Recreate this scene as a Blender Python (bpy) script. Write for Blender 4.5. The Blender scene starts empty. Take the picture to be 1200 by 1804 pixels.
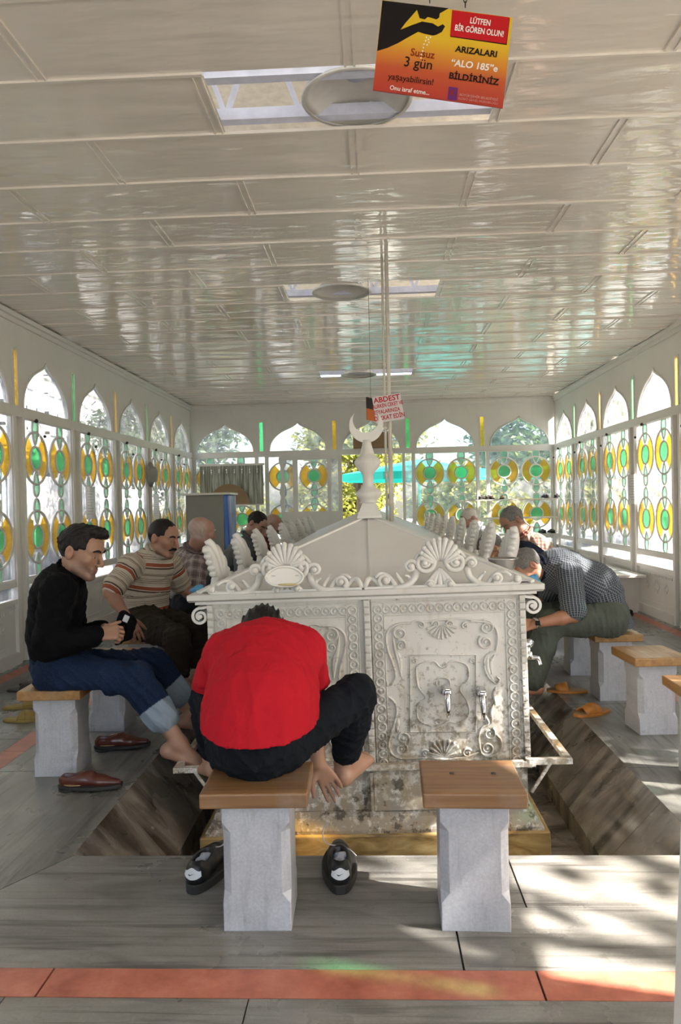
import bpy, bmesh, math, random
import numpy as np
from mathutils import Vector, Matrix, Euler

C = bpy.context.scene.collection
SC = bpy.context.scene
R = math.radians
random.seed(7)

# ------------------------------------------------------------------ camera, sky, sun, exposure
CAMZ, FPX = 1.29, 1300.0
cam_d = bpy.data.cameras.new('camera')
cam_d.sensor_fit = 'AUTO'; cam_d.sensor_width = 36.0; cam_d.lens = 36.0 * FPX / 1804.0
cam_d.clip_start = 0.05; cam_d.clip_end = 300
cam = bpy.data.objects.new('camera', cam_d); C.objects.link(cam)
CR = (Matrix.Rotation(R(2.47), 4, 'Z') @ Matrix.Rotation(R(90 - 0.72), 4, 'X') @ Matrix.Rotation(R(-1.25), 4, 'Z'))
cam.matrix_world = Matrix.Translation((0, 0, CAMZ)) @ CR
SC.camera = cam

world = bpy.data.worlds.new('sky'); SC.world = world; world.use_nodes = True
wn = world.node_tree.nodes; wl = world.node_tree.links; wn.clear()
wo = wn.new('ShaderNodeOutputWorld'); wb = wn.new('ShaderNodeBackground'); sk = wn.new('ShaderNodeTexSky')
sk.sky_type = 'NISHITA'; sk.sun_disc = False
SUN_TO = Vector((0.92, -0.22, 0.745)).normalized()
sk.sun_elevation = math.asin(SUN_TO.z); sk.sun_rotation = math.atan2(SUN_TO.x, SUN_TO.y)
sk.air_density = 1.0; sk.dust_density = 3.0; sk.ozone_density = 1.0
wb.inputs['Strength'].default_value = 0.27
wl.new(sk.outputs[0], wb.inputs[0]); wl.new(wb.outputs[0], wo.inputs[0])

sun_d = bpy.data.lights.new('sun', 'SUN'); sun_d.energy = 10.0; sun_d.angle = R(0.7); sun_d.color = (1.0, 0.93, 0.83)
sun = bpy.data.objects.new('sun', sun_d); C.objects.link(sun)
sun.rotation_euler = SUN_TO.to_track_quat('Z', 'Y').to_euler(); sun.location = (20, -6, 20)

SC.view_settings.view_transform = 'Standard'; SC.view_settings.look = 'None'
SC.view_settings.exposure = 2.0; SC.view_settings.gamma = 1.0
SC.view_settings.use_curve_mapping = False
try:
    SC.cycles.use_denoising = True
    SC.cycles.max_bounces = 8; SC.cycles.transparent_max_bounces = 16
    SC.cycles.caustics_reflective = False; SC.cycles.caustics_refractive = False
    SC.cycles.sample_clamp_indirect = 6.0
except Exception:
    pass

def P(px, py, Y):
    """point of the place that stands at depth Y along the hall in the direction of a sight line"""
    d = CR.to_3x3() @ Vector(((px - 600) / FPX, -(py - 902) / FPX, -1.0))
    t = Y / d.y
    return Vector((d.x * t, Y, CAMZ + d.z * t))

# ------------------------------------------------------------------ helpers
def link(o, parent=None):
    C.objects.link(o)
    if parent is not None: o.parent = parent
    return o

def tag(o, label=None, cat=None, group=None, kind=None):
    if label: o['label'] = label
    if cat: o['category'] = cat
    if group: o['group'] = group
    if kind: o['kind'] = kind
    return o

def thing(name, label, cat, loc=(0, 0, 0), rz=0, group=None):
    o = bpy.data.objects.new(name, None); C.objects.link(o)
    o.empty_display_size = 0.05
    o.location = loc; o.rotation_euler = (0, 0, rz)
    tag(o, label, cat, group)
    return o

def kids(o):
    return [c for c in bpy.data.objects if c.parent == o]

def dup(root, loc=None, rz=None, label=None, group=None):
    r = root.copy(); C.objects.link(r)
    if loc is not None: r.location = loc
    if rz is not None: r.rotation_euler = (0, 0, rz)
    if label: r['label'] = label
    if group: r['group'] = group
    for ch in kids(root):
        c = ch.copy(); C.objects.link(c); c.parent = r
        for g in kids(ch):
            d = g.copy(); C.objects.link(d); d.parent = c
    return r

class MB:
    """collects simple shapes into one mesh"""
    def __init__(s): s.v = []; s.f = []; s.m = []; s.sm = []
    def add(s, vs, fs, mi=0, smooth=False):
        o = len(s.v); s.v.extend([tuple(x) for x in vs])
        for f in fs: s.f.append([i + o for i in f]); s.m.append(mi); s.sm.append(smooth)
        return s
    def box(s, c, d, rot=None, mi=0):
        x, y, z = d[0] / 2, d[1] / 2, d[2] / 2
        vs = [Vector(q) for q in ((-x,-y,-z),(x,-y,-z),(x,y,-z),(-x,y,-z),(-x,-y,z),(x,-y,z),(x,y,z),(-x,y,z))]
        if rot is not None: vs = [rot @ q for q in vs]
        vs = [q + Vector(c) for q in vs]
        return s.add(vs, [(0,3,2,1),(4,5,6,7),(0,1,5,4),(1,2,6,5),(2,3,7,6),(3,0,4,7)], mi)
    def bx(s, x0, x1, y0, y1, z0, z1, mi=0):
        return s.box(((x0+x1)/2, (y0+y1)/2, (z0+z1)/2), (x1-x0, y1-y0, z1-z0), None, mi)
    def bar(s, a, b, w, h=None, mi=0):
        a = Vector(a); b = Vector(b); h = h or w
        d = (b - a); L = d.length; q = d.to_track_quat('X', 'Z').to_matrix()
        return s.box((a + b) / 2, (L, w, h), q, mi)
    def tube(s, pts, r, n=8, mi=0, closed=False, caps=True, smooth=True):
        pts = [Vector(p) for p in pts]; N = len(pts)
        rs = r if isinstance(r, (list, tuple)) else [r] * N
        vs = []; up = None
        for i, p in enumerate(pts):
            a = pts[(i - 1) % N] if (i > 0 or closed) else p
            b = pts[(i + 1) % N] if (i < N - 1 or closed) else p
            t = (b - a)
            t = t.normalized() if t.length > 1e-9 else Vector((0, 0, 1))
            if up is None:
                up = Vector((0, 0, 1)) if abs(t.z) < .9 else Vector((1, 0, 0))
            u = (up - t * up.dot(t))
            if u.length < 1e-6: u = t.orthogonal()
            u.normalize(); w = t.cross(u); up = u
            for k in range(n):
                an = 2 * math.pi * k / n
                vs.append(p + (u * math.cos(an) + w * math.sin(an)) * rs[i])
        fs = []
        for i in range(N if closed else N - 1):
            j = (i + 1) % N
            for k in range(n):
                l = (k + 1) % n
                fs.append((i*n+k, i*n+l, j*n+l, j*n+k))
        if not closed and caps:
            fs.append(tuple(range(n))[::-1]); fs.append(tuple((N-1)*n + k for k in range(n)))
        return s.add(vs, fs, mi, smooth)
    def lathe(s, prof, c=(0, 0, 0), n=24, mi=0, axis=None, smooth=True):
        vs = []; fs = []
        q = axis if axis is not None else Matrix.Identity(3)
        for (r, z) in prof:
            for k in range(n):
                an = 2 * math.pi * k / n
                vs.append(q @ Vector((r * math.cos(an), r * math.sin(an), z)) + Vector(c))
        for i in range(len(prof) - 1):
            for k in range(n):
                l = (k + 1) % n
                fs.append((i*n+k, i*n+l, (i+1)*n+l, (i+1)*n+k))
        fs.append(tuple(range(n))[::-1]); fs.append(tuple((len(prof)-1)*n + k for k in range(n)))
        return s.add(vs, fs, mi, smooth)
    def prism(s, poly, o, u, w, t, mi=0):
        """polygon (list of 2D) in the plane o + a*u + b*w, thickness vector t"""
        o = Vector(o); u = Vector(u); w = Vector(w); t = Vector(t); n = len(poly)
        A = [o + u * a + w * b for a, b in poly]; B = [p + t for p in A]
        fs = [tuple(range(n))[::-1], tuple(range(n, 2 * n))]
        for i in range(n): j = (i + 1) % n; fs.append((i, j, n + j, n + i))
        return s.add(A + B, fs, mi)
    def sphere(s, c, r, n=12, m=8, mi=0):
        rr = r if isinstance(r, (tuple, list)) else (r, r, r)
        vs = []; fs = []
        for i in range(1, m):
            th = math.pi * i / m
            for k in range(n):
                an = 2 * math.pi * k / n
                vs.append((c[0] + rr[0]*math.sin(th)*math.cos(an), c[1] + rr[1]*math.sin(th)*math.sin(an), c[2] + rr[2]*math.cos(th)))
        for i in range(m - 2):
            for k in range(n):
                l = (k + 1) % n
                fs.append((i*n+k, (i+1)*n+k, (i+1)*n+l, i*n+l))
        a = len(vs); vs.append((c[0], c[1], c[2] + rr[2])); vs.append((c[0], c[1], c[2] - rr[2]))
        for k in range(n):
            l = (k + 1) % n
            fs.append((a, k, l)); fs.append((a + 1, (m-2)*n + l, (m-2)*n + k))
        return s.add(vs, fs, mi, True)
    def mesh(s, name, mats):
        me = bpy.data.meshes.new(name)
        me.from_pydata(s.v, [], s.f)
        for m in (mats if isinstance(mats, (list, tuple)) else [mats]): me.materials.append(m)
        me.polygons.foreach_set('material_index', s.m)
        me.polygons.foreach_set('use_smooth', s.sm)
        me.update(); return me
    def build(s, name, mats, parent=None, world=False, bevel=0, seg=2):
        if world and parent is not None:
            inv = (Matrix.Translation(parent.location) @ parent.rotation_euler.to_matrix().to_4x4()).inverted()
            s.v = [tuple(inv @ Vector(q)) for q in s.v]
        o = bpy.data.objects.new(name, s.mesh(name, mats)); link(o, parent)
        if bevel:
            m = o.modifiers.new('bevel', 'BEVEL'); m.width = bevel; m.segments = seg; m.limit_method = 'ANGLE'; m.angle_limit = R(40)
        return o

# ------------------------------------------------------------------ materials
class NT:
    def __init__(s, name):
        s.m = bpy.data.materials.new(name); s.m.use_nodes = True
        s.t = s.m.node_tree; s.t.nodes.clear()
        s.out = s.n('ShaderNodeOutputMaterial'); s.b = s.n('ShaderNodeBsdfPrincipled')
        s.l(s.b.outputs[0], s.out.inputs[0]); s._co = None
    def n(s, t, **kw):
        x = s.t.nodes.new(t)
        for k, v in kw.items(): setattr(x, k, v)
        return x
    def l(s, a, b): s.t.links.new(a, b)
    def co(s, kind='Object'):
        return s.n('ShaderNodeTexCoord').outputs[kind]
    def pos(s): return s.n('ShaderNodeNewGeometry').outputs['Position']
    def map(s, vec, scale=(1, 1, 1), rot=(0, 0, 0), loc=(0, 0, 0)):
        m = s.n('ShaderNodeMapping'); m.inputs['Scale'].default_value = scale; m.inputs['Rotation'].default_value = rot
        m.inputs['Location'].default_value = loc
        s.l(vec, m.inputs[0]); return m.outputs[0]
    def noise(s, vec, scale, detail=4, rough=.55, dist=0):
        x = s.n('ShaderNodeTexNoise'); x.inputs['Scale'].default_value = scale; x.inputs['Detail'].default_value = detail
        x.inputs['Roughness'].default_value = rough; x.inputs['Distortion'].default_value = dist
        if vec is not None: s.l(vec, x.inputs['Vector'])
        return x.outputs['Fac']
    def ramp(s, fac, stops, interp='LINEAR'):
        x = s.n('ShaderNodeValToRGB'); e = x.color_ramp.elements; x.color_ramp.interpolation = interp
        while len(e) < len(stops): e.new(0.5)
        for i, (p, c) in enumerate(stops):
            e[i].position = p; e[i].color = (c, c, c, 1) if isinstance(c, (int, float)) else (*c, 1)
        s.l(fac, x.inputs[0]); return x.outputs[0]
    def mix(s, fac, a, b, mode='MIX'):
        x = s.n('ShaderNodeMix', data_type='RGBA', blend_type=mode)
        for k, v in ((0, fac), (6, a), (7, b)):
            if isinstance(v, (int, float)): x.inputs[k].default_value = v if k == 0 else (v, v, v, 1)
            elif isinstance(v, tuple): x.inputs[k].default_value = (*v, 1)
            else: s.l(v, x.inputs[k])
        return x.outputs[2]
    def math(s, op, a, b=0.0, c=None):
        x = s.n('ShaderNodeMath', operation=op)
        for k, v in enumerate((a, b) if c is None else (a, b, c)):
            if isinstance(v, (int, float)): x.inputs[k].default_value = v
            else: s.l(v, x.inputs[k])
        return x.outputs[0]
    def sep(s, vec):
        x = s.n('ShaderNodeSeparateXYZ'); s.l(vec, x.inputs[0]); return x.outputs
    def bump(s, h, strength=.3, dist=.01, normal=None):
        x = s.n('ShaderNodeBump'); x.inputs['Strength'].default_value = strength; x.inputs['Distance'].default_value = dist
        s.l(h, x.inputs['Height'])
        if normal is not None: s.l(normal, x.inputs['Normal'])
        s.l(x.outputs[0], s.b.inputs['Normal']); return x.outputs[0]
    def col(s, c):
        if isinstance(c, tuple): s.b.inputs['Base Color'].default_value = (*c, 1)
        else: s.l(c, s.b.inputs['Base Color'])
        return s
    def rough(s, r):
        if isinstance(r, (int, float)): s.b.inputs['Roughness'].default_value = r
        else: s.l(r, s.b.inputs['Roughness'])
        return s
    def set(s, **kw):
        for k, v in kw.items(): s.b.inputs[k.replace('_', ' ')].default_value = v
        return s

def simple(name, c, rough=.5, metal=0.0, var=.12, scale=18, bump=0.0, bscale=60):
    t = NT(name); co = t.co()
    n = t.noise(co, scale, 5)
    lo = tuple(x * (1 - var) for x in c); hi = tuple(min(1, x * (1 + var)) for x in c)
    t.col(t.ramp(n, [(.3, lo), (.7, hi)])); t.rough(rough); t.set(Metallic=metal)
    if bump: t.bump(t.noise(co, bscale, 4), bump, .004)
    return t.m

def m_paint(name, c, rough=.35, dirt=0.35):
    """old white oil paint, chipped and stained"""
    t = NT(name); p = t.co()
    n1 = t.noise(p, 2.2, 6); n2 = t.noise(t.map(p, (9, 9, 2.0)), 2.0, 6); n3 = t.noise(p, 26, 5)
    base = t.mix(t.ramp(n1, [(.35, 0.0), (.7, 1.0)]), c, tuple(x * .93 for x in c))
    st = t.ramp(n2, [(.58, 0.0), (.75, dirt)])
    base = t.mix(st, base, (.42, .36, .27))
    ch = t.ramp(n3, [(.70, 0.0), (.74, min(1, dirt * 1.6))])
    base = t.mix(ch, base, (.20, .15, .10))
    t.col(base); t.rough(rough)
    t.bump(t.noise(p, 34, 5), .12, .004)
    return t.m

M = {}
M['white_paint'] = m_paint('white_paint', (.78, .76, .72), .32, .12)
M['white_frame'] = m_paint('white_frame', (.76, .745, .71), .30, .10)

def m_ceiling():
    t = NT('glossy_ceiling_paint'); p = t.co()
    n = t.noise(p, 1.5, 5)
    fl = t.noise(p, 30, 6, .7)
    c = t.mix(t.ramp(n, [(.35, 0.0), (.7, 1.0)]), (.77, .72, .65), (.70, .66, .60))
    c = t.mix(t.ramp(fl, [(.66, 0.0), (.8, .22)]), c, (.42, .36, .29))
    t.col(c); t.rough(t.ramp(t.noise(p, 3.0, 3), [(.3, .03), (.7, .075)]))
    w1 = t.noise(t.map(p, (1.3, 6.0, 1)), 1.0, 2, .5, .3)
    w2 = t.noise(t.map(p, (5.0, 16.0, 1)), 1.0, 2, .5, .2)
    h = t.math('ADD', t.math('MULTIPLY', w1, 1.0), t.math('MULTIPLY', w2, .25))
    b = t.n('ShaderNodeBump'); b.inputs['Strength'].default_value = 1.0; b.inputs['Distance'].default_value = .012
    t.l(h, b.inputs['Height'])
    t.bump(t.noise(p, 55, 4), .10, .003, b.outputs[0])
    t.set(Specular_IOR_Level=.85)
    return t.m
M['ceiling'] = m_ceiling()

def m_marble(name, ax=0, tint=(.225, .22, .21), seed=0.0, wet=True, con=1.0):
    t = NT(name); p = t.pos()
    st = lambda a, b: (a, b, 4) if ax == 0 else (b, a, 4)
    mp = lambda a, b: t.map(p, st(a, b), (0, 0, .03), (seed, seed * .7, 0))
    n1 = t.noise(mp(1.3, 4.5), 1.5, 8, .6, 1.2)
    d = tuple(x * (1 - .38 * con) for x in tint); b = tuple(min(1, x * (1 + .45 * con)) for x in tint)
    c = t.ramp(n1, [(.33, d), (.50, tint), (.68, b)])
    n2 = t.noise(p, 1.3, 6, .6)
    c = t.mix(t.ramp(n2, [(.30, 0.0), (.80, .55 * con)]), c, (tint[0] * 1.02, tint[1] * .92, tint[2] * .74))
    s1 = t.noise(mp(1.1, 26), 1.2, 6, .62, .4)
    c = t.mix(t.ramp(s1, [(.53, 0.0), (.66, .7 * con)]), c, (.06, .055, .048))
    s2 = t.noise(mp(.5, 60), 1.0, 4, .6); c = t.mix(t.ramp(s2, [(.55, 0.0), (.70, .35 * con)]), c, (.07, .065, .06))
    sp = t.noise(p, 9.0, 7, .72); c = t.mix(t.ramp(sp, [(.60, 0.0), (.70, .6 * min(1, con + .3))]), c, (.09, .08, .065))
    fi = t.noise(p, 120, 4, .7); c = t.mix(t.ramp(fi, [(.3, .25), (.7, 0.0)]), c, (.05, .05, .048))
    t.col(c)
    t.rough(t.ramp(t.noise(p, 1.6, 6, .6), [(.25, .14), (.75, .50)]) if wet else .38)
    t.bump(t.noise(p, 40, 6, .65), .10, .003)
    return t.m
M['marble'] = m_marble('floor_marble_across', 0)
M['marble_long'] = m_marble('floor_marble_along', 1, (.20, .20, .19), 3.1)
M['marble_grey'] = m_marble('stool_marble', 1, (.50, .505, .545), 1.7, False, .22)

def m_red():
    t = NT('red_stone'); p = t.pos()
    c = t.ramp(t.noise(p, 9, 7, .7), [(.3, (.30, .085, .055)), (.55, (.46, .155, .10)), (.75, (.56, .23, .16))])
    t.col(c); t.rough(.4); return t.m
M['red'] = m_red()
M['joint'] = simple('dark_joint', (.07, .065, .06), .9)

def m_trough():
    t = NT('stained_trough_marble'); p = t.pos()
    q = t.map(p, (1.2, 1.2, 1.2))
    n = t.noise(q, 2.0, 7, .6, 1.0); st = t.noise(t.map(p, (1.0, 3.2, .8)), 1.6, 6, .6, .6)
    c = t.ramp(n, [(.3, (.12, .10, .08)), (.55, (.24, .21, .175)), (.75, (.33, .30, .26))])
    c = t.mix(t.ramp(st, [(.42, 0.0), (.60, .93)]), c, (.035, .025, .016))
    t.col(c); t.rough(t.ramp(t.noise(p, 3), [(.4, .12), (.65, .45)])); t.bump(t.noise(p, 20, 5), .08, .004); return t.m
M['trough'] = m_trough()

def m_glass(name, c, amt=.9, bscale=60, bstr=.5, rough=.06, dirt=.0):
    """thin pane: coloured see-through sheet with a clear-coat like reflection and a little frosting"""
    t = NT(name); p = t.co()
    tr = t.n('ShaderNodeBsdfTransparent'); gl = t.n('ShaderNodeBsdfGlossy'); di = t.n('ShaderNodeBsdfTranslucent')
    df = t.n('ShaderNodeBsdfDiffuse'); ad = t.n('ShaderNodeMixShader'); ad.inputs[0].default_value = .5
    n = t.noise(p, bscale, 3)
    cc = t.mix(t.ramp(n, [(.3, 0.0), (.7, 1.0)]), tuple(x * .72 for x in c), tuple(min(1, x * 1.12) for x in c))
    t.l(cc, tr.inputs[0]); t.l(cc, di.inputs[0]); t.l(cc, df.inputs[0])
    gl.inputs['Roughness'].default_value = rough
    b = t.n('ShaderNodeBump'); b.inputs['Strength'].default_value = bstr; b.inputs['Distance'].default_value = .004
    t.l(n, b.inputs['Height']); t.l(b.outputs[0], gl.inputs['Normal'])
    lw = t.n('ShaderNodeLayerWeight'); lw.inputs[0].default_value = .5
    fr = t.math('ADD', t.math('MULTIPLY', t.math('POWER', lw.outputs['Facing'], 5.0), .75), .045)
    t.l(di.outputs[0], ad.inputs[1]); t.l(df.outputs[0], ad.inputs[2])
    m1 = t.n('ShaderNodeMixShader'); m1.inputs[0].default_value = 1 - amt
    if dirt:
        dn = t.ramp(t.noise(p, 5, 6), [(.35, 1 - amt), (.75, 1 - amt + dirt)]); t.l(dn, m1.inputs[0])
    t.l(tr.outputs[0], m1.inputs[1]); t.l(ad.outputs[0], m1.inputs[2])
    m2 = t.n('ShaderNodeMixShader'); t.l(fr, m2.inputs[0]); t.l(m1.outputs[0], m2.inputs[1]); t.l(gl.outputs[0], m2.inputs[2])
    t.l(m2.outputs[0], t.out.inputs[0]); t.t.nodes.remove(t.b)
    return t.m
M['clear'] = m_glass('clear_dusty_glass', (.90, .92, .95), .90, 9, .15, .05, .16)
M['amber'] = m_glass('amber_glass', (.97, .70, .16), .62, 70, .9, .12)
M['green'] = m_glass('green_glass', (.33, .80, .48), .62, 90, .9, .12)
M['mint'] = m_glass('pale_green_glass', (.58, .86, .70), .5, 80, .9, .15)

def m_wood(name, a, b, scale=1.0, ax=0, worn=.25):
    t = NT(name); p = t.co()
    s = [14, 14, 14]; s[ax] = 1.2
    n = t.noise(t.map(p, tuple(s)), 2.2 * scale, 6, .55, .8); n2 = t.noise(p, 6, 5)
    c = t.ramp(n, [(.3, a), (.7, b)])
    c = t.mix(t.ramp(n2, [(.5, 0.0), (.72, worn)]), c, (.28, .25, .22))
    sp = t.noise(p, 60, 5, .8); c = t.mix(t.ramp(sp, [(.72, 0.0), (.78, .7)]), c, (.08, .045, .02))
    t.col(c); t.rough(t.ramp(n2, [(.3, .28), (.7, .5)])); t.bump(n, .12, .003); return t.m
M['wood'] = m_wood('varnished_stool_wood', (.25, .12, .036), (.40, .22, .075))
M['wood_worn'] = m_wood('worn_stool_wood', (.17, .080, .030), (.29, .155, .068), worn=.5)
M['chrome'] = simple('chrome', (.75, .76, .78), .12, 1.0, .05)
M['steel'] = simple('brushed_steel', (.50, .50, .50), .30, 1.0, .1)
M['black'] = simple('black_rubber', (.012, .012, .013), .5)
# ------------------------------------------------------------------ the hall
WX, YB, HC = 3.0, 12.2, 2.96          # half width, back wall, ceiling height
TX0, TX1, TY0, TY1 = -1.14, 1.19, 2.68, 10.9   # trough opening in the floor
PITCH = 1.213
RAIL, SILL, ATOP = 2.13, 0.69, 2.60

# floor: slabs with open joints over a dark bed, with the opening of the wash trough
def slab(m, poly, mi, z=0.0, t=.03):
    cx = sum(p[0] for p in poly) / len(poly); cy = sum(p[1] for p in poly) / len(poly)
    q = []
    for x, y in poly:
        d = math.hypot(x - cx, y - cy); k = max(0, 1 - .0022 / max(d, .01) * 1.4)
        q.append((cx + (x - cx) * k, cy + (y - cy) * k))
    m.prism(q, (0, 0, z - t), (1, 0, 0), (0, 1, 0), (0, 0, t), mi)
f = MB()
G = .4
def rect(x0, x1, y0, y1, mi, z=0.0): slab(f, [(x0, y0), (x1, y0), (x1, y1), (x0, y1)], mi, z)
RS0, RS1 = 1.90, 2.02
# front apron
for a, b in ((-3.0, -1.32), (-1.32, .225), (.225, 1.9), (1.9, 3.0)): rect(a, b, RS1, 2.335, 0)
slab(f, [(-1.36, 2.335), (.46, 2.335), (.46, TY0), (TX0, TY0)], 0)
slab(f, [(.46, 2.335), (1.75, 2.335), (TX1, TY0), (.46, TY0)][:4], 0)
xs = [-3.0, -2.05, -.92, .42, 1.55, 3.0]
for a, b in zip(xs, xs[1:]): rect(a, b, RS0, RS1, 2)
xs = [-3.0, -1.9, -1.0, -.35, 1.0, 2.1, 3.0]
for a, b in zip(xs, xs[1:]): rect(a, b, .9, RS0, 0)
for a, b in zip(xs, xs[1:]): rect(a, b, -.6, .9, 0); rect(a, b, -2.4, -.6, 0)
# side walks
def walk(s, xe):
    ys = [TY0, 3.55, 4.65, 5.7, 6.8, 7.9, 9.0, 10.1, TY1]
    xi = [xe, s * 1.88, s * 2.0, s * 2.78, s * 2.90, s * 3.0]
    for k, (a, b) in enumerate(zip(xi, xi[1:])):
        mi = (1, 2, 1, 2, 1)[k]
        off = (.0, .3, .5, .2, 0)[k]
        yy = [y + off for y in ys]; yy[0] = 2.335 if k else TY0; yy[-1] = YB
        for c, d in zip(yy, yy[1:]):
            lo, hi = min(a, b), max(a, b)
            if k == 0 and c == TY0:
                x0 = -1.36 if s < 0 else 1.75
                slab(f, [(xe, TY0), (xe, d), (b, d), (b, 2.335), (x0, 2.335)] if s < 0 else [(x0, 2.335), (b, 2.335), (b, d), (xe, d), (xe, TY0)], 1)
            else: rect(lo, hi, c, d, mi)
walk(-1, TX0); walk(1, TX1)
rect(TX0, TX1, TY1, YB, 0)
f.bx(-3.1, 3.1, -2.4, TY0 - .02, -.10, -.012, 3); f.bx(-3.1, TX0 - .02, TY0 - .02, YB, -.10, -.012, 3)
f.bx(TX1 + .02, 3.1, TY0 - .02, YB, -.10, -.012, 3); f.bx(TX0 - .02, TX1 + .02, TY1, YB, -.10, -.012, 3)
tag(f.build('floor', [M['marble'], M['marble_long'], M['red'], M['joint']]), kind='structure')

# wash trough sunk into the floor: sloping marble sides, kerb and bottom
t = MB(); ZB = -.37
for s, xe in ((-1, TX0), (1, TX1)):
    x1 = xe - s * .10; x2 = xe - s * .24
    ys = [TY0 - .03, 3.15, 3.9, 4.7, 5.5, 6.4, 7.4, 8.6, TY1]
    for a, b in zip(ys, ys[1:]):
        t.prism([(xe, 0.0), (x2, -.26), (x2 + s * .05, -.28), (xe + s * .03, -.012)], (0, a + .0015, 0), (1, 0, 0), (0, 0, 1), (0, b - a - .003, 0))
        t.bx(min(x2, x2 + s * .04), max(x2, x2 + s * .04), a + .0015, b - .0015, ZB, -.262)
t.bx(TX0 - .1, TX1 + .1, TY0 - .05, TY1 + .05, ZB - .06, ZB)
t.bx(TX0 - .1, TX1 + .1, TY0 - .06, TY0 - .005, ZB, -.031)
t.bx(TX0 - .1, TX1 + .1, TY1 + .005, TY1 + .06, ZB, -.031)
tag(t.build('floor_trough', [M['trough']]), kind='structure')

# ceiling: boards 0.464 m wide with cover strips, three missing boards
PW, CY0 = .464, 2.84
c = MB(); holes = {0: (-.62, .55), 6: (-.64, .55), 14: (-.64, .55)}
for k in range(-12, 21):
    y0 = CY0 + k * PW; y1 = min(y0 + PW, YB)
    if y0 >= YB: break
    segs = [(-WX, WX)]
    if k in holes: segs = [(-WX, holes[k][0]), (holes[k][1], WX)]
    sg = .0025 * math.sin(k * 2.3)
    for a, b in segs:
        n = 14; vs = []; fs = []
        for i in range(n + 1):
            x = a + (b - a) * i / n
            for j in range(5):
                y = y0 + (y1 - y0) * j / 4
                w = math.sin(math.pi * j / 4) * (.0035 * math.sin(x * 3.1 + k * 1.9) + .0025 * math.sin(x * 6.7 + k))
                vs.append((x, y, HC + w))
        for i in range(n):
            for j in range(4):
                q = i * 5 + j; fs.append((q, q + 1, q + 6, q + 5))
        c.add(vs, fs, 0, True)
        c.bx(a, b, y0 - .002, y0 + .016, HC - .010, HC + .004)
    off = -.05 if k % 2 else .55
    for m_ in range(-4, 5):
        x = off + 1.2 * m_
        if -WX < x < WX and not (k in holes and holes[k][0] - .1 < x < holes[k][1] + .1 and not (abs(x - .55) < .01 or abs(x + .65) < .01)):
            xx = x
            if k in holes and abs(x + .65) < .01: xx = holes[k][0] - .03
            if k in holes and abs(x - .55) < .01: xx = holes[k][1] + .02
            c.bx(xx - .022, xx - .013, y0, y1, HC - .008, HC + .003); c.bx(xx + .013, xx + .022, y0, y1, HC - .008, HC + .003)
            c.bx(xx - .013, xx + .013, y0, y1, HC - .0015, HC + .003)
tag(c.build('ceiling', [M['ceiling']]), kind='structure')

# roof space above: steel trusses and roof sheets
M['truss'] = simple('pale_blue_truss_paint', (.62, .65, .80), .5, 0, .1)
M['roofing'] = simple('cream_roof_sheet', (.78, .72, .64), .6)
M['pipe'] = simple('cream_pipe_paint', (.66, .62, .55), .35, 0, .08)
r = MB(); r.bx(-3.4, 3.4, -2.9, YB + .5, HC + 1.0, HC + 1.03)
tag(r.build('roof', [M['roofing']]), kind='structure')
for k, y in enumerate((2.95, 3.27, 5.66, 6.05, 9.40, 9.76)):
    r = MB(); zb, zt = HC + .05, HC + .52
    r.bar((-3.0, y, zb), (3.0, y, zb), .05); r.bar((-3.0, y, zt), (3.0, y, zt), .05)
    for i in range(-9, 9):
        x = i * .33 + (.05 if k % 2 else .12)
        r.bar((x, y, zb), (x + .165, y, zt), .022); r.bar((x + .165, y, zt), (x + .33, y, zb), .022)
    tag(r.build('roof_beam', [M['truss']]), kind='structure')

# walls -------------------------------------------------------------
def ogee(a, h, n=10):
    def bz(p0, p1, p2, p3, m):
        out = []
        for i in range(m + 1):
            u = i / m; v = 1 - u
            out.append(tuple(v**3*p0[k] + 3*v*v*u*p1[k] + 3*v*u*u*p2[k] + u**3*p3[k] for k in (0, 1)))
        return out
    p = bz((a, 0), (a*1.0, .17*h/.46), (a*.72, .285*h/.46), (a*.36, .355*h/.46), n)
    p += bz((a*.36, .355*h/.46), (a*.20, .385*h/.46), (a*.06, .41*h/.46), (0, h), n)[1:]
    return p + [(-x, z) for x, z in p[::-1][1:]]
AW = .475
ARCH = ogee(AW, .47)

def wall_frame(o, u, n):
    """returns a mapper (s along wall, d depth inwards, z) -> world"""
    o = Vector(o); u = Vector(u); n = Vector(n)
    return lambda s, d, z: o + u * s + n * d + Vector((0, 0, z))

def bq(m, W, s0, s1, d0, d1, z0, z1, mi=0):
    vs = [W(s, d, z) for z in (z0, z1) for (s, d) in ((s0, d0), (s1, d0), (s1, d1), (s0, d1))]
    m.add(vs, [(0,3,2,1),(4,5,6,7),(0,1,5,4),(1,2,6,5),(2,3,7,6),(3,0,4,7)], mi)

def quatrefoil(r, n=6):
    pts = []
    for k in range(4):
        a0 = k * math.pi / 2
        cx, cy = r * .55 * math.cos(a0), r * .55 * math.sin(a0)
        for i in range(n + 1):
            a = a0 - 1.9 + 3.8 * i / n
            rr = r * .42
            pts.append((cx + rr * math.cos(a), cy + rr * math.sin(a)))
    return pts

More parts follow.
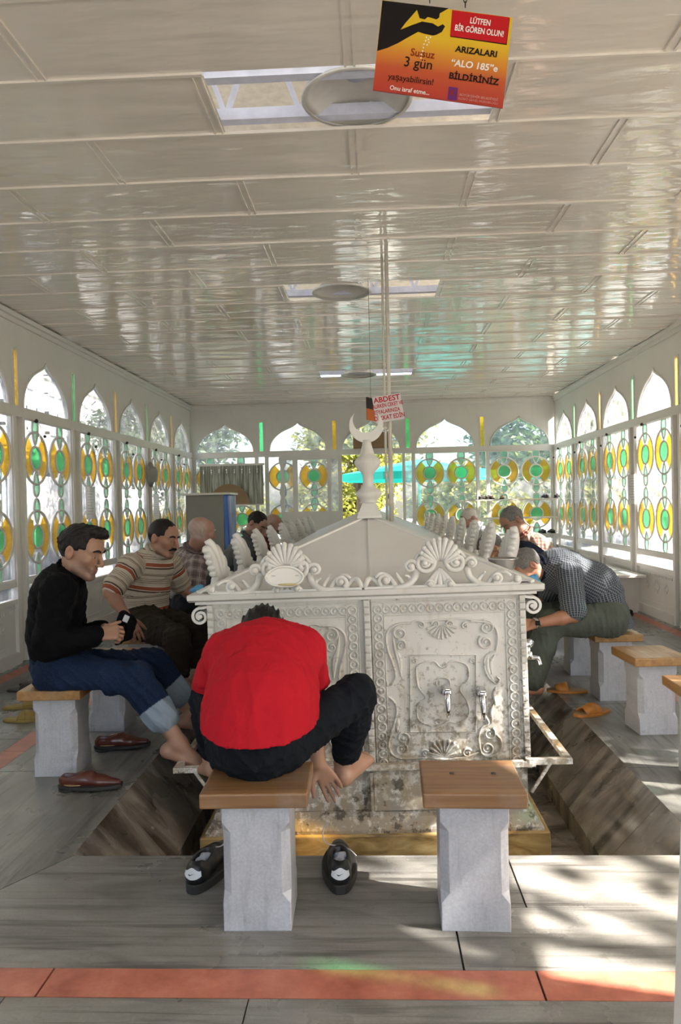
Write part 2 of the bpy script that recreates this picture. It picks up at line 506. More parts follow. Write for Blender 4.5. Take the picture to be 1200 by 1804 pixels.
def wall(name, W, nb, s_end, door=None, solid=True):
    """upper sheet with ogee openings, posts, rails, dado; nb bays of PITCH from s=0"""
    m = MB(); T = .035
    for b in range(nb):
        s0 = b * PITCH; s1 = min(s0 + PITCH, s_end); c0 = s0 + PITCH / 2
        # sheet above the arch, front and back, and the reveal
        A = [(c0 + x, RAIL + .04 + z) for x, z in ARCH][::-1]
        for d, flip in ((0.0, False), (-T, True)):
            vs = []; fs = []
            for (x, z) in A: vs += [W(x, d, z), W(x, d, HC)]
            for i in range(len(A) - 1):
                q = (2*i, 2*i+2, 2*i+3, 2*i+1); fs.append(q if not flip else q[::-1])
            m.add(vs, fs)
        vs = []; fs = []
        for (x, z) in A: vs += [W(x, .006, z), W(x, -T, z)]
        for i in range(len(A) - 1): fs.append((2*i, 2*i+1, 2*i+3, 2*i+2))
        m.add(vs, fs, 0, True)
        # raised lip round the arch
        m.tube([W(x, .004, z) for x, z in A], .011, 6)
        # piers beside the arch, with the slot for the coloured strip left open
        for a, bb in ((s0, c0 - AW), (c0 + AW, s1)):
            lo, hi = (s0 + .032, bb) if a == s0 else (a, s1 - .032)
            bq(m, W, lo, hi, -T, 0, RAIL + .04, HC)
        bq(m, W, s0 - .033, s0 + .033, -T, 0, RAIL + .52, HC)
        if True:
            for q in (-.036, .036): bq(m, W, s0 + q - .006, s0 + q + .006, 0, .012, RAIL + .04, RAIL + .53)
    bq(m, W, s_end - .033, s_end + .033, -T, 0, RAIL + .52, HC)
    bq(m, W, 0, s_end, -.03, .022, RAIL - .04, RAIL + .04)      # rail under the arches
    bq(m, W, 0, s_end, -.02, .032, RAIL - .052, RAIL - .04)
    for b in range(nb + 1):
        s = b * PITCH
        for q in (-.078, .078): bq(m, W, s + q - .024, s + q + .024, -.03, .03, 0.0, RAIL - .04)
        if not (door and door[0] < s - .1 and s + .1 < door[1]): pass
        bq(m, W, s - .058, s + .058, -.028, -.008, .0, RAIL if solid else SILL)
    for b in range(nb):
        s0 = b * PITCH + .102; s1 = (b + 1) * PITCH - .102
        if door and door[0] <= b * PITCH + .3 <= door[1]: continue
        bq(m, W, s0, s1, -.03, .024, SILL - .045, SILL)          # sill rail
        bq(m, W, s0, s1, -.03, .026, SILL - .18, SILL - .145)
        bq(m, W, s0, s1, -.03, .0, .10, SILL - .18)              # dado sheet
        bq(m, W, s0, s1, -.03, .035, 0.0, .10)                   # plinth
        bq(m, W, s0, s1, 0, .008, SILL - .225, SILL - .215); bq(m, W, s0 + .05, s1 - .05, 0, .006, .15, .16)
        nn = 22
        for i in range(nn):                                      # pressed pattern
            x = s0 + .06 + (s1 - s0 - .12) * i / (nn - 1)
            bq(m, W, x - .008, x + .008, 0, .006, SILL - .26, SILL - .235)
        cc = (s0 + s1) / 2
        for (dx, dz, rr) in ((0, .33, .075), (-.26, .33, .045), (.26, .33, .045)):
            Q = quatrefoil(rr); m.tube([W(cc + dx + x, .001, dz + z) for x, z in Q], .007, 5, 0, True)
    # ceiling cove
    bq(m, W, 0, s_end, 0, .05, HC - .05, HC - .012); bq(m, W, 0, s_end, 0, .02, HC - .09, HC - .05)
    return tag(m.build(name, [M['white_paint']]), kind='structure')

nb_side = 12
WLm = wall_frame((-WX, YB, 0), (0, -1, 0), (1, 0, 0))
WRm = wall_frame((WX, YB, 0), (0, -1, 0), (-1, 0, 0))
WBm = wall_frame((-WX - .03, YB, 0), (1, 0, 0), (0, -1, 0))
wall('wall_left', WLm, nb_side, nb_side * PITCH)
wall('wall_right', WRm, nb_side, nb_side * PITCH, door=(8 * PITCH, 9 * PITCH))
WFm = wall_frame((WX + .03, YB - nb_side * PITCH, 0), (-1, 0, 0), (0, 1, 0))
wall('wall_front', WFm, 5, 5 * PITCH, door=(PITCH, 4 * PITCH), solid=False)
wall('wall_back', WBm, 5, 5 * PITCH, door=(2 * PITCH, 3 * PITCH), solid=False)

# windows: clear pane with discs and drops of coloured glass in white cames
def circ(cx, cz, r, n=32, a0=0, a1=2 * math.pi):
    return [(cx + r * math.cos(a0 + (a1 - a0) * i / n), cz + r * math.sin(a0 + (a1 - a0) * i / n)) for i in range(n + (abs(a1 - a0) < 6.28))]
def drop(cx, cz, w, h, up, n=22):
    """rounded drop; wide end up or down"""
    out = []
    for i in range(n):
        a = 2 * math.pi * i / n
        k = .72 + .28 * (math.sin(a) * (1 if up else -1))
        out.append((cx + w / 2 * math.cos(a) * k, cz + h / 2 * math.sin(a)))
    return out
COLS = (-.258, .258)
def drops(cx):
    return [drop(cx, 1.985, .15, .23, True), drop(cx, 1.515, .14, .22, False), drop(cx, 1.275, .14, .22, True), drop(cx, .80, .14, .20, False)]
DISC = (1.745, 1.045)
def wid(poly): return poly
def frame_mesh():
    m = MB()
    def ring(poly, r): m.tube([(x, 0, z) for x, z in poly], r, 6, 0, True)
    for cx in COLS:
        for cz in DISC:
            ring(circ(cx, cz, .232), .013); ring(circ(cx, cz, .105, 24), .013)
        for d in drops(cx): ring(d, .011)
    hw = PITCH / 2 - .102
    for x in (-hw, hw): m.bx(x - .012, x + .012, -.014, .014, SILL, RAIL - .04)
    for z in (SILL + .01, RAIL - .05): m.bx(-hw, hw, -.014, .014, z - .01, z + .01)
    return m.mesh('window_frame', [M['white_frame']])
def sheet(polys, y, name, mat):
    m = MB()
    for p in polys: m.prism(p, (0, y, 0), (1, 0, 0), (0, 0, 1), (0, .004, 0))
    return m.mesh(name, [mat])
def amber_mesh():
    m = MB()
    for cx in COLS:
        for cz in DISC:
            for a0 in (-.98, math.pi - .98):
                o = circ(cx, cz, .228, 18, a0, a0 + 1.96); i = circ(cx, cz, .108, 18, a0 - .05, a0 + 2.06)
                vs = []; fs = []
                for y in (-.002, .002):
                    for p, q in zip(o, i): vs += [(p[0], y, p[1]), (q[0], y, q[1])]
                n = len(o)
                for k in range(n - 1):
                    fs.append((2*k, 2*k+1, 2*k+3, 2*k+2)); b = 2 * n; fs.append((b+2*k, b+2*k+2, b+2*k+3, b+2*k+1))
                m.add(vs, fs)
    return m.mesh('amber_glass', [M['amber']])
hw_ = PITCH / 2 - .10
ME_fr = frame_mesh(); ME_am = amber_mesh()
ME_gr = sheet([circ(cx, cz, .103, 24) for cx in COLS for cz in DISC], -.002, 'green_glass', M['green'])
ME_dr = sheet([d for cx in COLS for d in drops(cx)], -.002, 'drop_glass', M['mint'])
ME_cl = sheet([[(-hw_, SILL), (hw_, SILL), (hw_, RAIL - .04), (-hw_, RAIL - .04)]], .008, 'clear_pane', M['clear'])
ME_lo = sheet([[(-hw_, SILL - .145), (hw_, SILL - .145), (hw_, SILL - .045), (-hw_, SILL - .045)]], .0, 'low_pane', M['clear'])
ME_ar = sheet([[(x, RAIL + .04 + z) for x, z in ARCH]], .012, 'arch_pane', M['clear'])
ME_sa = sheet([[(PITCH/2 - .03, RAIL + .04), (PITCH/2 + .03, RAIL + .04), (PITCH/2 + .03, RAIL + .52), (PITCH/2 - .03, RAIL + .52)]], .004, 'strip_pane', M['amber'])
ME_sg = ME_sa.copy(); ME_sg.materials[0] = M['green']
NW = [0]
def window(W, b, ang, strip, parts=None):
    NW[0] += 1
    c = W(b * PITCH + PITCH / 2, 0, 0)
    root = bpy.data.objects.new('window_%d' % NW[0], None); link(root); root.location = c; root.rotation_euler = (0, 0, ang)
    root.empty_display_size = .05; root['kind'] = 'structure'
    P_ = [('window_frame', ME_fr), ('amber_glass', ME_am), ('green_glass', ME_gr), ('drop_glass', ME_dr), ('clear_pane', ME_cl), ('low_pane', ME_lo), ('arch_pane', ME_ar)]
    if strip: P_.append(('strip_pane', ME_sa if strip == 'a' else ME_sg))
    for n, me in P_:
        if parts and n not in parts: continue
        link(bpy.data.objects.new(n, me), root)
    return root
for b in range(nb_side): window(WLm, b, R(90), 'ga'[b % 2])
for b in range(nb_side): window(WRm, b, R(-90), 'ga'[b % 2], ('arch_pane', 'strip_pane') if b == 8 else None)
for b in (0, 4): window(WFm, b, R(180), 'g')
for b in range(5):
    if b == 2: window(WBm, b, 0, 'g', ('arch_pane', 'strip_pane'))
    else: window(WBm, b, 0, 'gaga'[b % 4] if b < 4 else 'g')
sp = MB()
for s in range(6): bq(sp, WBm, s * PITCH - .055, s * PITCH + .055, -.012, -.008, SILL, RAIL)
tag(sp.build('window_side_panes', [M['clear']]), kind='structure')
# ------------------------------------------------------------------ outside the hall
M['paving'] = simple('sunlit_paving', (.36, .345, .32), .8, 0, .2, 3)
g = MB()
g.bx(-40, 40, YB + .25, 60, -.14, -.12); g.bx(-40, -WX - .1, -30, YB + .25, -.14, -.12); g.bx(WX + .1, 40, -30, YB + .25, -.14, -.12); g.bx(-WX - .1, WX + .1, -30, -2.5, -.14, -.12)
tag(g.build('ground', [M['paving']]), kind='structure')

def m_leaf(name, a, b):
    t = NT(name); p = t.co()
    inf = t.n('ShaderNodeNewGeometry')
    n = t.noise(p, 3.0, 3)
    c = t.ramp(n, [(.35, a), (.65, b)]); t.col(c); t.rough(.45)
    tl = t.n('ShaderNodeBsdfTranslucent'); t.l(c, tl.inputs[0]); mx = t.n('ShaderNodeMixShader'); mx.inputs[0].default_value = .45
    t.l(t.b.outputs[0], mx.inputs[1]); t.l(tl.outputs[0], mx.inputs[2]); t.l(mx.outputs[0], t.out.inputs[0]); return t.m
M['leaf'] = m_leaf('tree_leaf', (.06, .12, .025), (.19, .26, .05))
M['leaf_yellow'] = m_leaf('yellow_green_leaf', (.16, .20, .03), (.42, .40, .08))
M['leaf_dark'] = m_leaf('dark_leaf', (.03, .06, .025), (.08, .13, .05))
M['bark'] = simple('tree_bark', (.12, .09, .06), .9, 0, .3, 12, .4, 30)

def tree_meshes(seed, n, rad, zc, squash, leaf, size=.11):
    rn = random.Random(seed)
    tr = MB(); tr.tube([(0, 0, -.12), (.04, .02, zc * .45), (0, .05, zc)], [.16, .12, .05], 8)
    tips = []
    for k in range(46):
        a = rn.uniform(0, 6.28); e = math.acos(rn.uniform(-.75, 1)) ; r = rad * rn.uniform(.55, 1)
        v = Vector((r * math.sin(e) * math.cos(a), r * math.sin(e) * math.sin(a), zc + squash * r * math.cos(e)))
        tips.append(v)
        if k < 18: tr.tube([(0, .03, zc * rn.uniform(.5, .95)), v * .5 + Vector((0, 0, zc * .42)), v], [.05, .03, .012], 5)
    lf = MB(); vs = []; fs = []
    for i in range(n):
        c = rn.choice(tips) + Vector((rn.gauss(0, .27), rn.gauss(0, .27), rn.gauss(0, .22))) * (rad / 1.6)
        q = Euler((rn.uniform(-1, 1), rn.uniform(-1, 1), rn.uniform(0, 6.28))).to_matrix()
        L = size * rn.uniform(.7, 1.3); w = L * .5; o = len(vs)
        for p in ((-L, 0, 0), (0, -w, .01), (L, 0, 0), (0, w, .01)): vs.append(c + q @ Vector(p))
        fs.append((o, o + 1, o + 2, o + 3))
    lf.add(vs, fs)
    return tr.mesh('trunk', [M['bark']]), lf.mesh('crown', [leaf])
TM = {'a': tree_meshes(1, 6500, 1.9, 3.3, .85, M['leaf_yellow']), 'b': tree_meshes(2, 7500, 2.1, 3.4, .8, M['leaf']), 'c': tree_meshes(3, 7500, 2.0, 3.6, .9, M['leaf_dark'])}
def tree(kind, loc, s, rz, label):
    t = thing('tree', label, 'tree', loc, rz, 'trees around the hall'); t.scale = (s, s, s)
    for n, me in zip(('trunk', 'crown'), TM[kind]): link(bpy.data.objects.new(n, me), t)
    return t
tree('c', (-4.9, 17.4, 0), .78, 0, 'dark green tree behind the leftmost arch of the back wall')
tree('a', (-.3, 18.6, 0), .84, 1, 'sunlit yellow-green tree behind the back doorway')
tree('b', (4.3, 17.4, 0), .86, 3, 'green tree behind the two right arches of the back wall')
tree('b', (7.6, 14.4, 0), .85, 2.2, 'green tree outside the far end of the right wall')
tree('c', (7.6, 9.4, 0), .92, 5, 'dark green tree outside the middle windows of the right wall')
tree('b', (7.3, 4.3, 0), 1.0, .6, 'green tree outside the near windows of the right wall')
TM['e'] = tree_meshes(9, 170, 1.3, 4.2, .7, M['leaf'], .13)
tree('e', (5.7, .9, 0), 1.0, 1.0, 'slender sparse tree outside the open side doorway on the right')

TM['d'] = tree_meshes(4, 5200, 1.5, 1.15, .75, M['leaf_yellow'], .10)
for k, x in enumerate((-5.0, -0.9, 3.0, 7.0)):
    t = tree('d', (x, 22.6, 0), 1.0, k * 1.3, ('bush beyond the trees at the far left behind the hall', 'yellow-green bush left of the view through the back doorway', 'yellow-green bush at the end of the view through the back doorway', 'bush beyond the trees at the far right behind the hall')[k])
    t.name = 'bush'; t['category'] = 'bush'; t['group'] = 'bushes beyond the trees'
# buildings across the lane, left and right
M['plaster'] = simple('pale_plaster', (.42, .42, .43), .8, 0, .06, 2)
M['stone'] = simple('grey_stone_wall', (.40, .40, .42), .85, 0, .15, 4)
M['darkpane'] = simple('grey_window_pane', (.30, .33, .38), .15)
M['tiles'] = simple('grey_roof_tiles', (.33, .31, .32), .8, 0, .2, 8)
b = thing('building', 'white building with rows of framed windows outside the left wall', 'building', (-7.3, 13, 0))
m = MB(); m.bx(-3.5, 0, -11, 13, -.12, 7.6); m.build('facade', [M['plaster']], b)
for iz in range(3):
    for k in range(12):
        y = -10 + k * 2.0; z0 = 2.55 + iz * 1.72
        m = MB()
        for q in (-.7, -.24, .24, .7): m.bx(0, .09, y + q - .035, y + q + .035, z0, z0 + 1.35)
        for q in (0, .45, .9, 1.35): m.bx(0, .09, y - .735, y + .735, z0 + q - .035, z0 + q + .035)
        fr_ = m.build('window', [M['white_frame']], b)
        m = MB(); m.bx(.0, .03, y - .7, y + .7, z0, z0 + 1.35); m.build('pane', [M['darkpane']], fr_)
b = thing('building', 'grey stone building with a tiled roof outside the right wall', 'building', (12.0, 8, 0))
m = MB(); m.bx(0, 5, -10, 18, -.12, 3.3); m.build('facade', [M['stone']], b)
m = MB(); m.prism([(-.4, 3.3), (2.6, 4.6), (5.2, 3.3)], (0, -10.3, 0), (1, 0, 0), (0, 0, 1), (0, 28.6, 0)); m.build('roof', [M['tiles']], b)
for k in range(9):
    m = MB(); y = -8.5 + k * 2.8
    m.bx(-.05, .0, y - .55, y + .55, 1.0, 2.5); w_ = m.build('window', [M['white_frame']], b)
    m = MB(); m.bx(-.07, -.02, y - .48, y + .48, 1.07, 2.43); m.build('pane', [M['darkpane']], w_)

# market parasol and stall canopies
def canvas(name, col):
    t = NT(name); t.col(col); t.rough(.8)
    tl = t.n('ShaderNodeBsdfTranslucent'); tl.inputs[0].default_value = (*col, 1); mx = t.n('ShaderNodeMixShader'); mx.inputs[0].default_value = .4
    t.l(t.b.outputs[0], mx.inputs[1]); t.l(tl.outputs[0], mx.inputs[2]); t.l(mx.outputs[0], t.out.inputs[0]); return t.m
M['teal'] = canvas('turquoise_canvas', (.03, .52, .46))
M['greencanvas'] = canvas('green_canvas', (.02, .30, .18))
M['dark_cloth'] = simple('dark_goods', (.05, .055, .08), .8, 0, .5, 6)
def parasol(x, y, rz, label):
    u = thing('market_parasol', label, 'parasol', (x, y, -.12), rz, 'turquoise parasols behind the hall')
    m = MB(); m.tube([(0, 0, 0), (0, 0, 2.15)], .025, 8); m.build('pole', [M['steel']], u)
    m = MB(); n = 8
    vs = [(0, 0, 2.2)] + [(1.5 * math.cos(6.283 * k / n), 1.5 * math.sin(6.283 * k / n), 1.93) for k in range(n)] + [(1.52 * math.cos(6.283 * k / n), 1.52 * math.sin(6.283 * k / n), 1.80) for k in range(n)]
    fs = [(0, 1 + k, 1 + (k + 1) % n) for k in range(n)] + [(1 + k, 9 + k, 9 + (k + 1) % n, 1 + (k + 1) % n) for k in range(n)]
    m.add(vs, fs); m.build('canopy', [M['teal']], u)
parasol(.9, 14.0, .3, 'turquoise market parasol seen through the open back doorway')
parasol(4.3, 14.0, .1, 'turquoise market parasol behind the rightmost panes of the back wall')
for k, (x, y) in enumerate(((-5.6, 4.2), (-5.8, 7.6), (-5.7, 11.2))):
    u = thing('market_stall', ('stall with a green canopy outside the nearest left window', 'stall with a green canopy outside the middle of the left wall', 'stall with a green canopy outside the far end of the left wall')[k], 'stall', (x, y, -.12), 0, 'stalls along the left lane')
    for a in (-.6, .6):
        for c_ in (-1.1, 1.1): m = MB(); m.tube([(a, c_, 0), (a, c_, 2.1 if a > 0 else 2.35)], .02, 6); m.build('post', [M['steel']], u)
    m = MB(); m.bx(-.6, .6, -1.1, 1.1, .7, .75); m.bx(-.58, .58, -1.08, 1.08, .02, .7); m.build('counter', [M['dark_cloth']], u)
    m = MB(); rn = random.Random(k)
    for i in range(16):
        a = rn.uniform(-.5, .5); c_ = rn.uniform(-1, 1); h = rn.uniform(.1, .5); m.bx(a - .1, a + .1, c_ - .13, c_ + .13, .75, .75 + h)
    tag(m.build('goods', [M['dark_cloth']], u), kind='stuff')
    m = MB(); m.prism([(-.8, 2.42), (.8, 2.07), (.8, 1.9), (.8, 2.05), (-.8, 2.40)], (0, -1.3, 0), (1, 0, 0), (0, 0, 1), (0, 2.6, 0)); m.build('canopy', [M['greencanvas']], u)
# ------------------------------------------------------------------ the wash fountain
def m_fountain():
    t = NT('weathered_white_marble_paint'); p = t.co(); z = t.sep(p)[2]
    n1 = t.noise(p, 3.0, 6); n2 = t.noise(p, 30, 7, .7); n3 = t.noise(t.map(p, (10, 10, 2.2)), 2.0, 6)
    base = t.mix(t.ramp(n1, [(.35, 0.0), (.7, 1.0)]), (.66, .64, .60), (.57, .55, .505))
    # chips and mould grow denser towards the wet foot
    wet = t.n('ShaderNodeMapRange'); wet.inputs[1].default_value = .75; wet.inputs[2].default_value = -.25; wet.inputs[3].default_value = 0.0; wet.inputs[4].default_value = .24
    t.l(z, wet.inputs[0])
    th = t.math('ADD', n2, wet.outputs[0])
    base = t.mix(t.ramp(th, [(.60, 0.0), (.69, .75)]), base, (.22, .18, .125))
    st = t.math('ADD', n3, t.math('MULTIPLY', wet.outputs[0], .8))
    base = t.mix(t.ramp(st, [(.58, 0.0), (.78, .55)]), base, (.33, .25, .15))
    bl = t.noise(p, 12, 6, .7); th2 = t.math('ADD', bl, t.math('MULTIPLY', wet.outputs[0], .8))
    base = t.mix(t.ramp(th2, [(.70, 0.0), (.76, .85)]), base, (.06, .05, .035))
    t.col(base); t.rough(.42); t.bump(t.noise(p, 50, 6), .25, .003); return t.m
M['fount'] = m_fountain()
M['fount_white'] = m_paint('fountain_white_paint', (.70, .68, .645), .35, .25)
M['roof_sheet'] = m_paint('fountain_roof_sheet', (.74, .72, .69), .38, .08)
def m_yellow():
    t = NT('yellow_marble'); p = t.co()
    n = t.noise(t.map(p, (3, 3, 9)), 2, 7, .6, .6)
    c = t.ramp(n, [(.3, (.16, .10, .035)), (.5, (.38, .27, .11)), (.7, (.55, .44, .24))]); t.col(c); t.rough(.3); return t.m
M['yellow'] = m_yellow()

FR = thing('wash_fountain', 'long white carved marble wash fountain with a hipped roof in the hall centre', 'fountain', (-.03, 3.35, 0))
FR.rotation_euler = (0, R(-1.0), 0)
FINV = (Matrix.Translation(FR.location) @ FR.rotation_euler.to_matrix().to_4x4()).inverted()
def FL(px, py, Y=3.35): return FINV @ P(px, py, Y)
def fp(zx, zy):
    q = FL(620 + zx / 3.158, 1020 + zy / 3.158); return (q.x, q.z)
HWF = .712; LEN = 6.9
m = MB(); m.bx(-HWF, HWF, .012, LEN, .075, .865)
m.build('body', [M['fount']], FR)

def cr(pts, n=6, closed=False):
    """smooth curve through points"""
    P_ = [Vector(p) for p in pts]; N = len(P_); out = []
    for i in range(N if closed else N - 1):
        p0 = P_[(i - 1) % N] if (i > 0 or closed) else P_[i]; p1 = P_[i]; p2 = P_[(i + 1) % N]; p3 = P_[(i + 2) % N] if (i + 2 < N or closed) else p2
        for k in range(n):
            u = k / n
            out.append(.5 * ((2 * p1) + (p2 - p0) * u + (2*p0 - 5*p1 + 4*p2 - p3) * u*u + (-p0 + 3*p1 - 3*p2 + p3) * u**3))
    if not closed: out.append(P_[-1])
    return out
def relief(m, pts, w, h, closed=False, y0=0.0, flat=False):
    """raised moulding with a rounded section along a 2D curve (x, z) on the plane y = y0, towards -y"""
    pts = [Vector((p[0], p[1])) for p in pts]; N = len(pts)
    ws = w if isinstance(w, (list, tuple)) else [w] * N
    vs = []; K = 5
    for i, p in enumerate(pts):
        a = pts[(i - 1) % N] if (i or closed) else p; b = pts[(i + 1) % N] if (i < N - 1 or closed) else p
        t = b - a; t = t.normalized() if t.length > 1e-9 else Vector((1, 0)); nn = Vector((-t.y, t.x))
        hh = 1.35 * h * min(1, ws[i] / max(ws)) ** .5
        for f, g in ((-1, 0), (-.75, .6), (0, 1), (.75, .6), (1, 0)):
            q = p + nn * (f * ws[i]); vs.append((q.x, y0 - g * hh, q.y))
    fs = []
    for i in range(N if closed else N - 1):
        j = (i + 1) % N
        for k in range(K - 1): fs.append((i*K+k, i*K+k+1, j*K+k+1, j*K+k))
    m.add(vs, fs, 0, True)
def dome(m, x, z, r, h, y0=0.0, n=8):
    vs = []; fs = []
    for (rr, hh) in ((1, 0), (.75, .65), (.4, .93)):
        for k in range(n): vs.append((x + r*rr*math.cos(6.2832*k/n), y0 - h*hh, z + r*rr*math.sin(6.2832*k/n)))
    vs.append((x, y0 - h, z))
    for a in range(2):
        for k in range(n): l = (k+1) % n; fs.append((a*n+k, a*n+l, (a+1)*n+l, (a+1)*n+k))
    for k in range(n): fs.append((2*n+k, 2*n+(k+1) % n, 3*n))
    m.add(vs, fs, 0, True)
def spiral(cx, cz, r0, r1, turns, a0, n=28):
    return [(cx + (r0 + (r1 - r0) * i / n) * math.cos(a0 + turns * 6.2832 * i / n), cz + (r0 + (r1 - r0) * i / n) * math.sin(a0 + turns * 6.2832 * i / n)) for i in range(n + 1)]
def fan(m, cx, cz, r0, r1, a0, a1, n, w, h, y0=0.0):
    for i in range(n):
        a = a0 + (a1 - a0) * i / (n - 1)
        pts = [(cx + (r0 + (r1 - r0) * k / 5) * math.cos(a), cz + (r0 + (r1 - r0) * k / 5) * math.sin(a)) for k in range(6)]
        relief(m, pts, [w * (.3 + .7 * k / 5) for k in range(6)], h, False, y0)
        dome(m, pts[-1][0], pts[-1][1], w * 1.05, h * 1.1, y0)

def guilloche(m, a, b, p=.041, r=.0185):
    a = Vector(a); b = Vector(b); L = (b - a).length; n = max(1, round(L / p)); d = (b - a) / n
    for i in range(n + 1):
        c = a + d * i
        relief(m, circ(c.x, c.y, r, 12), .0042, .007, True)
        dome(m, c.x, c.y, .0085, .007, 0, 7)
S = .00258  # metres per photo pixel on the front face
def front_panel(mirror):
    m = MB(); sx = -1 if mirror else 1
    def f(zx, zy):
        x, z = fp(zx, zy); return (x * sx, z) if not mirror else (-x, z)
    k = S / 3.158
    x0, x1 = .028, HWF - .004
    # sheet
    m.bx(min(sx*x0, sx*x1), max(sx*x0, sx*x1), 0.0, .014, .078, .862)
    xa, xb, zt, zb = .058, HWF - .052, .80, .10
    guilloche(m, (sx*xa, zt), (sx*xb, zt)); guilloche(m, (sx*xa, zt - .041), (sx*xa, zb)); guilloche(m, (sx*xb, zt - .041), (sx*xb, zb))
    for e in (.031, .086): relief(m, [(sx*e, .83), (sx*e, .085)], .003, .004); relief(m, [(sx*(HWF-.025-e+.031), .83), (sx*(HWF-.025-e+.031), .085)], .003, .004)
    relief(m, [(sx*.03, .832), (sx*(HWF-.02), .832)], .004, .005); relief(m, [(sx*.09, .772), (sx*(HWF-.08), .772)], .003, .004)
    C_ = lambda pts, n=5, c=False: [f(*q) for q in [tuple(v) for v in cr(pts, n, c)]]
    # outer cartouche
    relief(m, C_([(330,245),(250,252),(205,285),(190,330),(205,410),(232,480),(243,540),(225,582),(200,592),(196,570)]), .006, .009)
    relief(m, C_([(196,672),(200,652),(235,682),(250,732),(235,810),(212,880),(208,940),(240,985),(300,997),(420,992)]), .006, .009)
    relief(m, C_([(330,245),(360,232),(420,236),(520,225),(640,222),(700,240)]), .005, .008)
    relief(m, C_([(660,235),(720,235),(770,248),(800,275),(812,330),(800,400)]), .006, .009)
    relief(m, C_([(800,400),(745,430),(738,490),(760,545),(800,580),(820,560),(805,545)]), .0055, .009)
    relief(m, C_([(740,760),(760,800),(720,830),(706,880),(720,960),(760,985),(820,960),(830,900),(800,860)]), .006, .009)
    relief(m, C_([(420,992),(520,1000),(640,985),(706,960)]), .005, .008)
    for (cx, cy, r, tn, a) in ((268,300,42,1.6,1.2),(272,368,32,-1.4,2.0),(748,268,42,-1.6,1.9),(742,350,40,1.5,2.2),(285,885,44,1.6,4.0),(275,945,36,-1.5,1.0),(752,942,40,1.6,3.6),(765,858,34,-1.4,1.0),(640,965,26,1.4,.5),(410,968,24,-1.4,2.5),(540,250,22,1.3,0),(465,250,22,-1.3,3.1),(630,260,20,1.3,1.0),(385,255,20,-1.3,2)):
        c_ = f(cx, cy); relief(m, spiral(c_[0], c_[1], r*k, r*k*.22, tn*sx, a if sx > 0 else math.pi - a, 24), [.0062 - .0035*i/24 for i in range(25)], .010)
        dome(m, c_[0], c_[1], r*k*.30, .010)
    # leaves hanging off the scrolls
    for pts in ([(225,300),(238,380),(262,470),(275,545)],[(250,400),(268,450),(272,520)],[(770,400),(752,450),(762,520),(790,565)],[(795,420),(772,470),(780,530)],[(250,760),(255,800),(250,850)],[(790,690),(775,740),(780,800)],[(800,600),(790,650),(800,700)]):
        q = C_(pts); N = len(q); relief(m, q, [.009 * math.sin(math.pi * (i + .4) / (N + .2)) + .001 for i in range(N)], .008)
    c_ = f(500, 245); fan(m, c_[0], c_[1], .012, .068, math.pi + .35, 2 * math.pi - .35, 9, .0075, .010)
    c_ = f(515, 985); fan(m, c_[0], c_[1], .012, .072, .25, math.pi - .25, 9, .0085, .012)
    # square tap plate with its inner cartouche
    relief(m, [f(*q) for q in ((325,425),(690,420),(690,850),(325,850))], .004, .007, True)
    relief(m, C_([(370,480),(450,455),(500,492),(560,455),(640,480),(645,560),(600,610),(640,680),(650,750),(600,800),(540,790),(500,812),(440,815),(370,780),(365,700),(410,660),(370,600),(358,520)], 5, True), .0045, .008)
    relief(m, C_([(470,560),(500,545),(540,560),(545,600),(520,640),(480,620)], 5, True), .004, .007)
    for (cx, cy, r) in ((350,455,16),(668,455,16),(350,820,16),(480,795,18),(520,480,14)):
        c_ = f(cx, cy); relief(m, spiral(c_[0], c_[1], r*k, r*k*.3, 1.2, .5, 14), .0035, .007)
    return m.build('front_panel', [M['fount']], FR)
front_panel(False); front_panel(True)
# bead courses at the corners and the middle
def bead(x, name='bead_course'):
    m = MB(); n = 22
    for i in range(n):
        z = .09 + (.76) * (i + .5) / n
        m.box((x, -.006, z), (.026, .022, .76 / n * .8), None)
    m.bx(x - .016, x + .016, -.002, .012, .08, .862)
    m.build(name, [M['fount']], FR, bevel=.003)
for x in (0.008, -HWF + .004, HWF - .004): bead(x)
# corner volutes under the cornice
for s in (-1, 1):
    m = MB()
    pts = spiral(s * (HWF + .042), .795, .040, .010, -1.5 * s, math.pi / 2 + s * .2, 30)
    pts = [(s * (HWF - .01), .842)] + pts
    for y in (.0,):
        vs = []; fs = []
        N = len(pts)
        for i, p in enumerate(pts):
            q = pts[min(i + 1, N - 1)]; o = pts[max(i - 1, 0)]; t = Vector((q[0] - o[0], q[1] - o[1])).normalized(); nn = Vector((-t.y, t.x)) * .0065
            for e in (-1, 1):
                for yy in (-.012, .055): vs.append((p[0] + nn.x * e, yy, p[1] + nn.y * e))
        for i in range(N - 1):
            a = i * 4; b = a + 4
            fs += [(a, a+1, b+1, b), (a+2, b+2, b+3, a+3), (a, b, b+2, a+2), (a+1, a+3, b+3, b+1)]
        m.add(vs, fs)
    m.tube([(s * (HWF + .042), -.012, .795), (s * (HWF + .042), .055, .795)], .011, 10)
    m.build('volute', [M['fount_white']], FR, bevel=.002)
# cornice
m = MB(); m.prism([(-.02, .862), (-.055, .875), (-.06, .898), (LEN + .06, .898), (LEN + .05, .862)], (-.80, 0, 0), (0, 1, 0), (0, 0, 1), (1.60, 0, 0))
m.bx(-.77, .77, -.03, LEN + .03, .852, .864)
m.build('cornice', [M['fount_white']], FR)
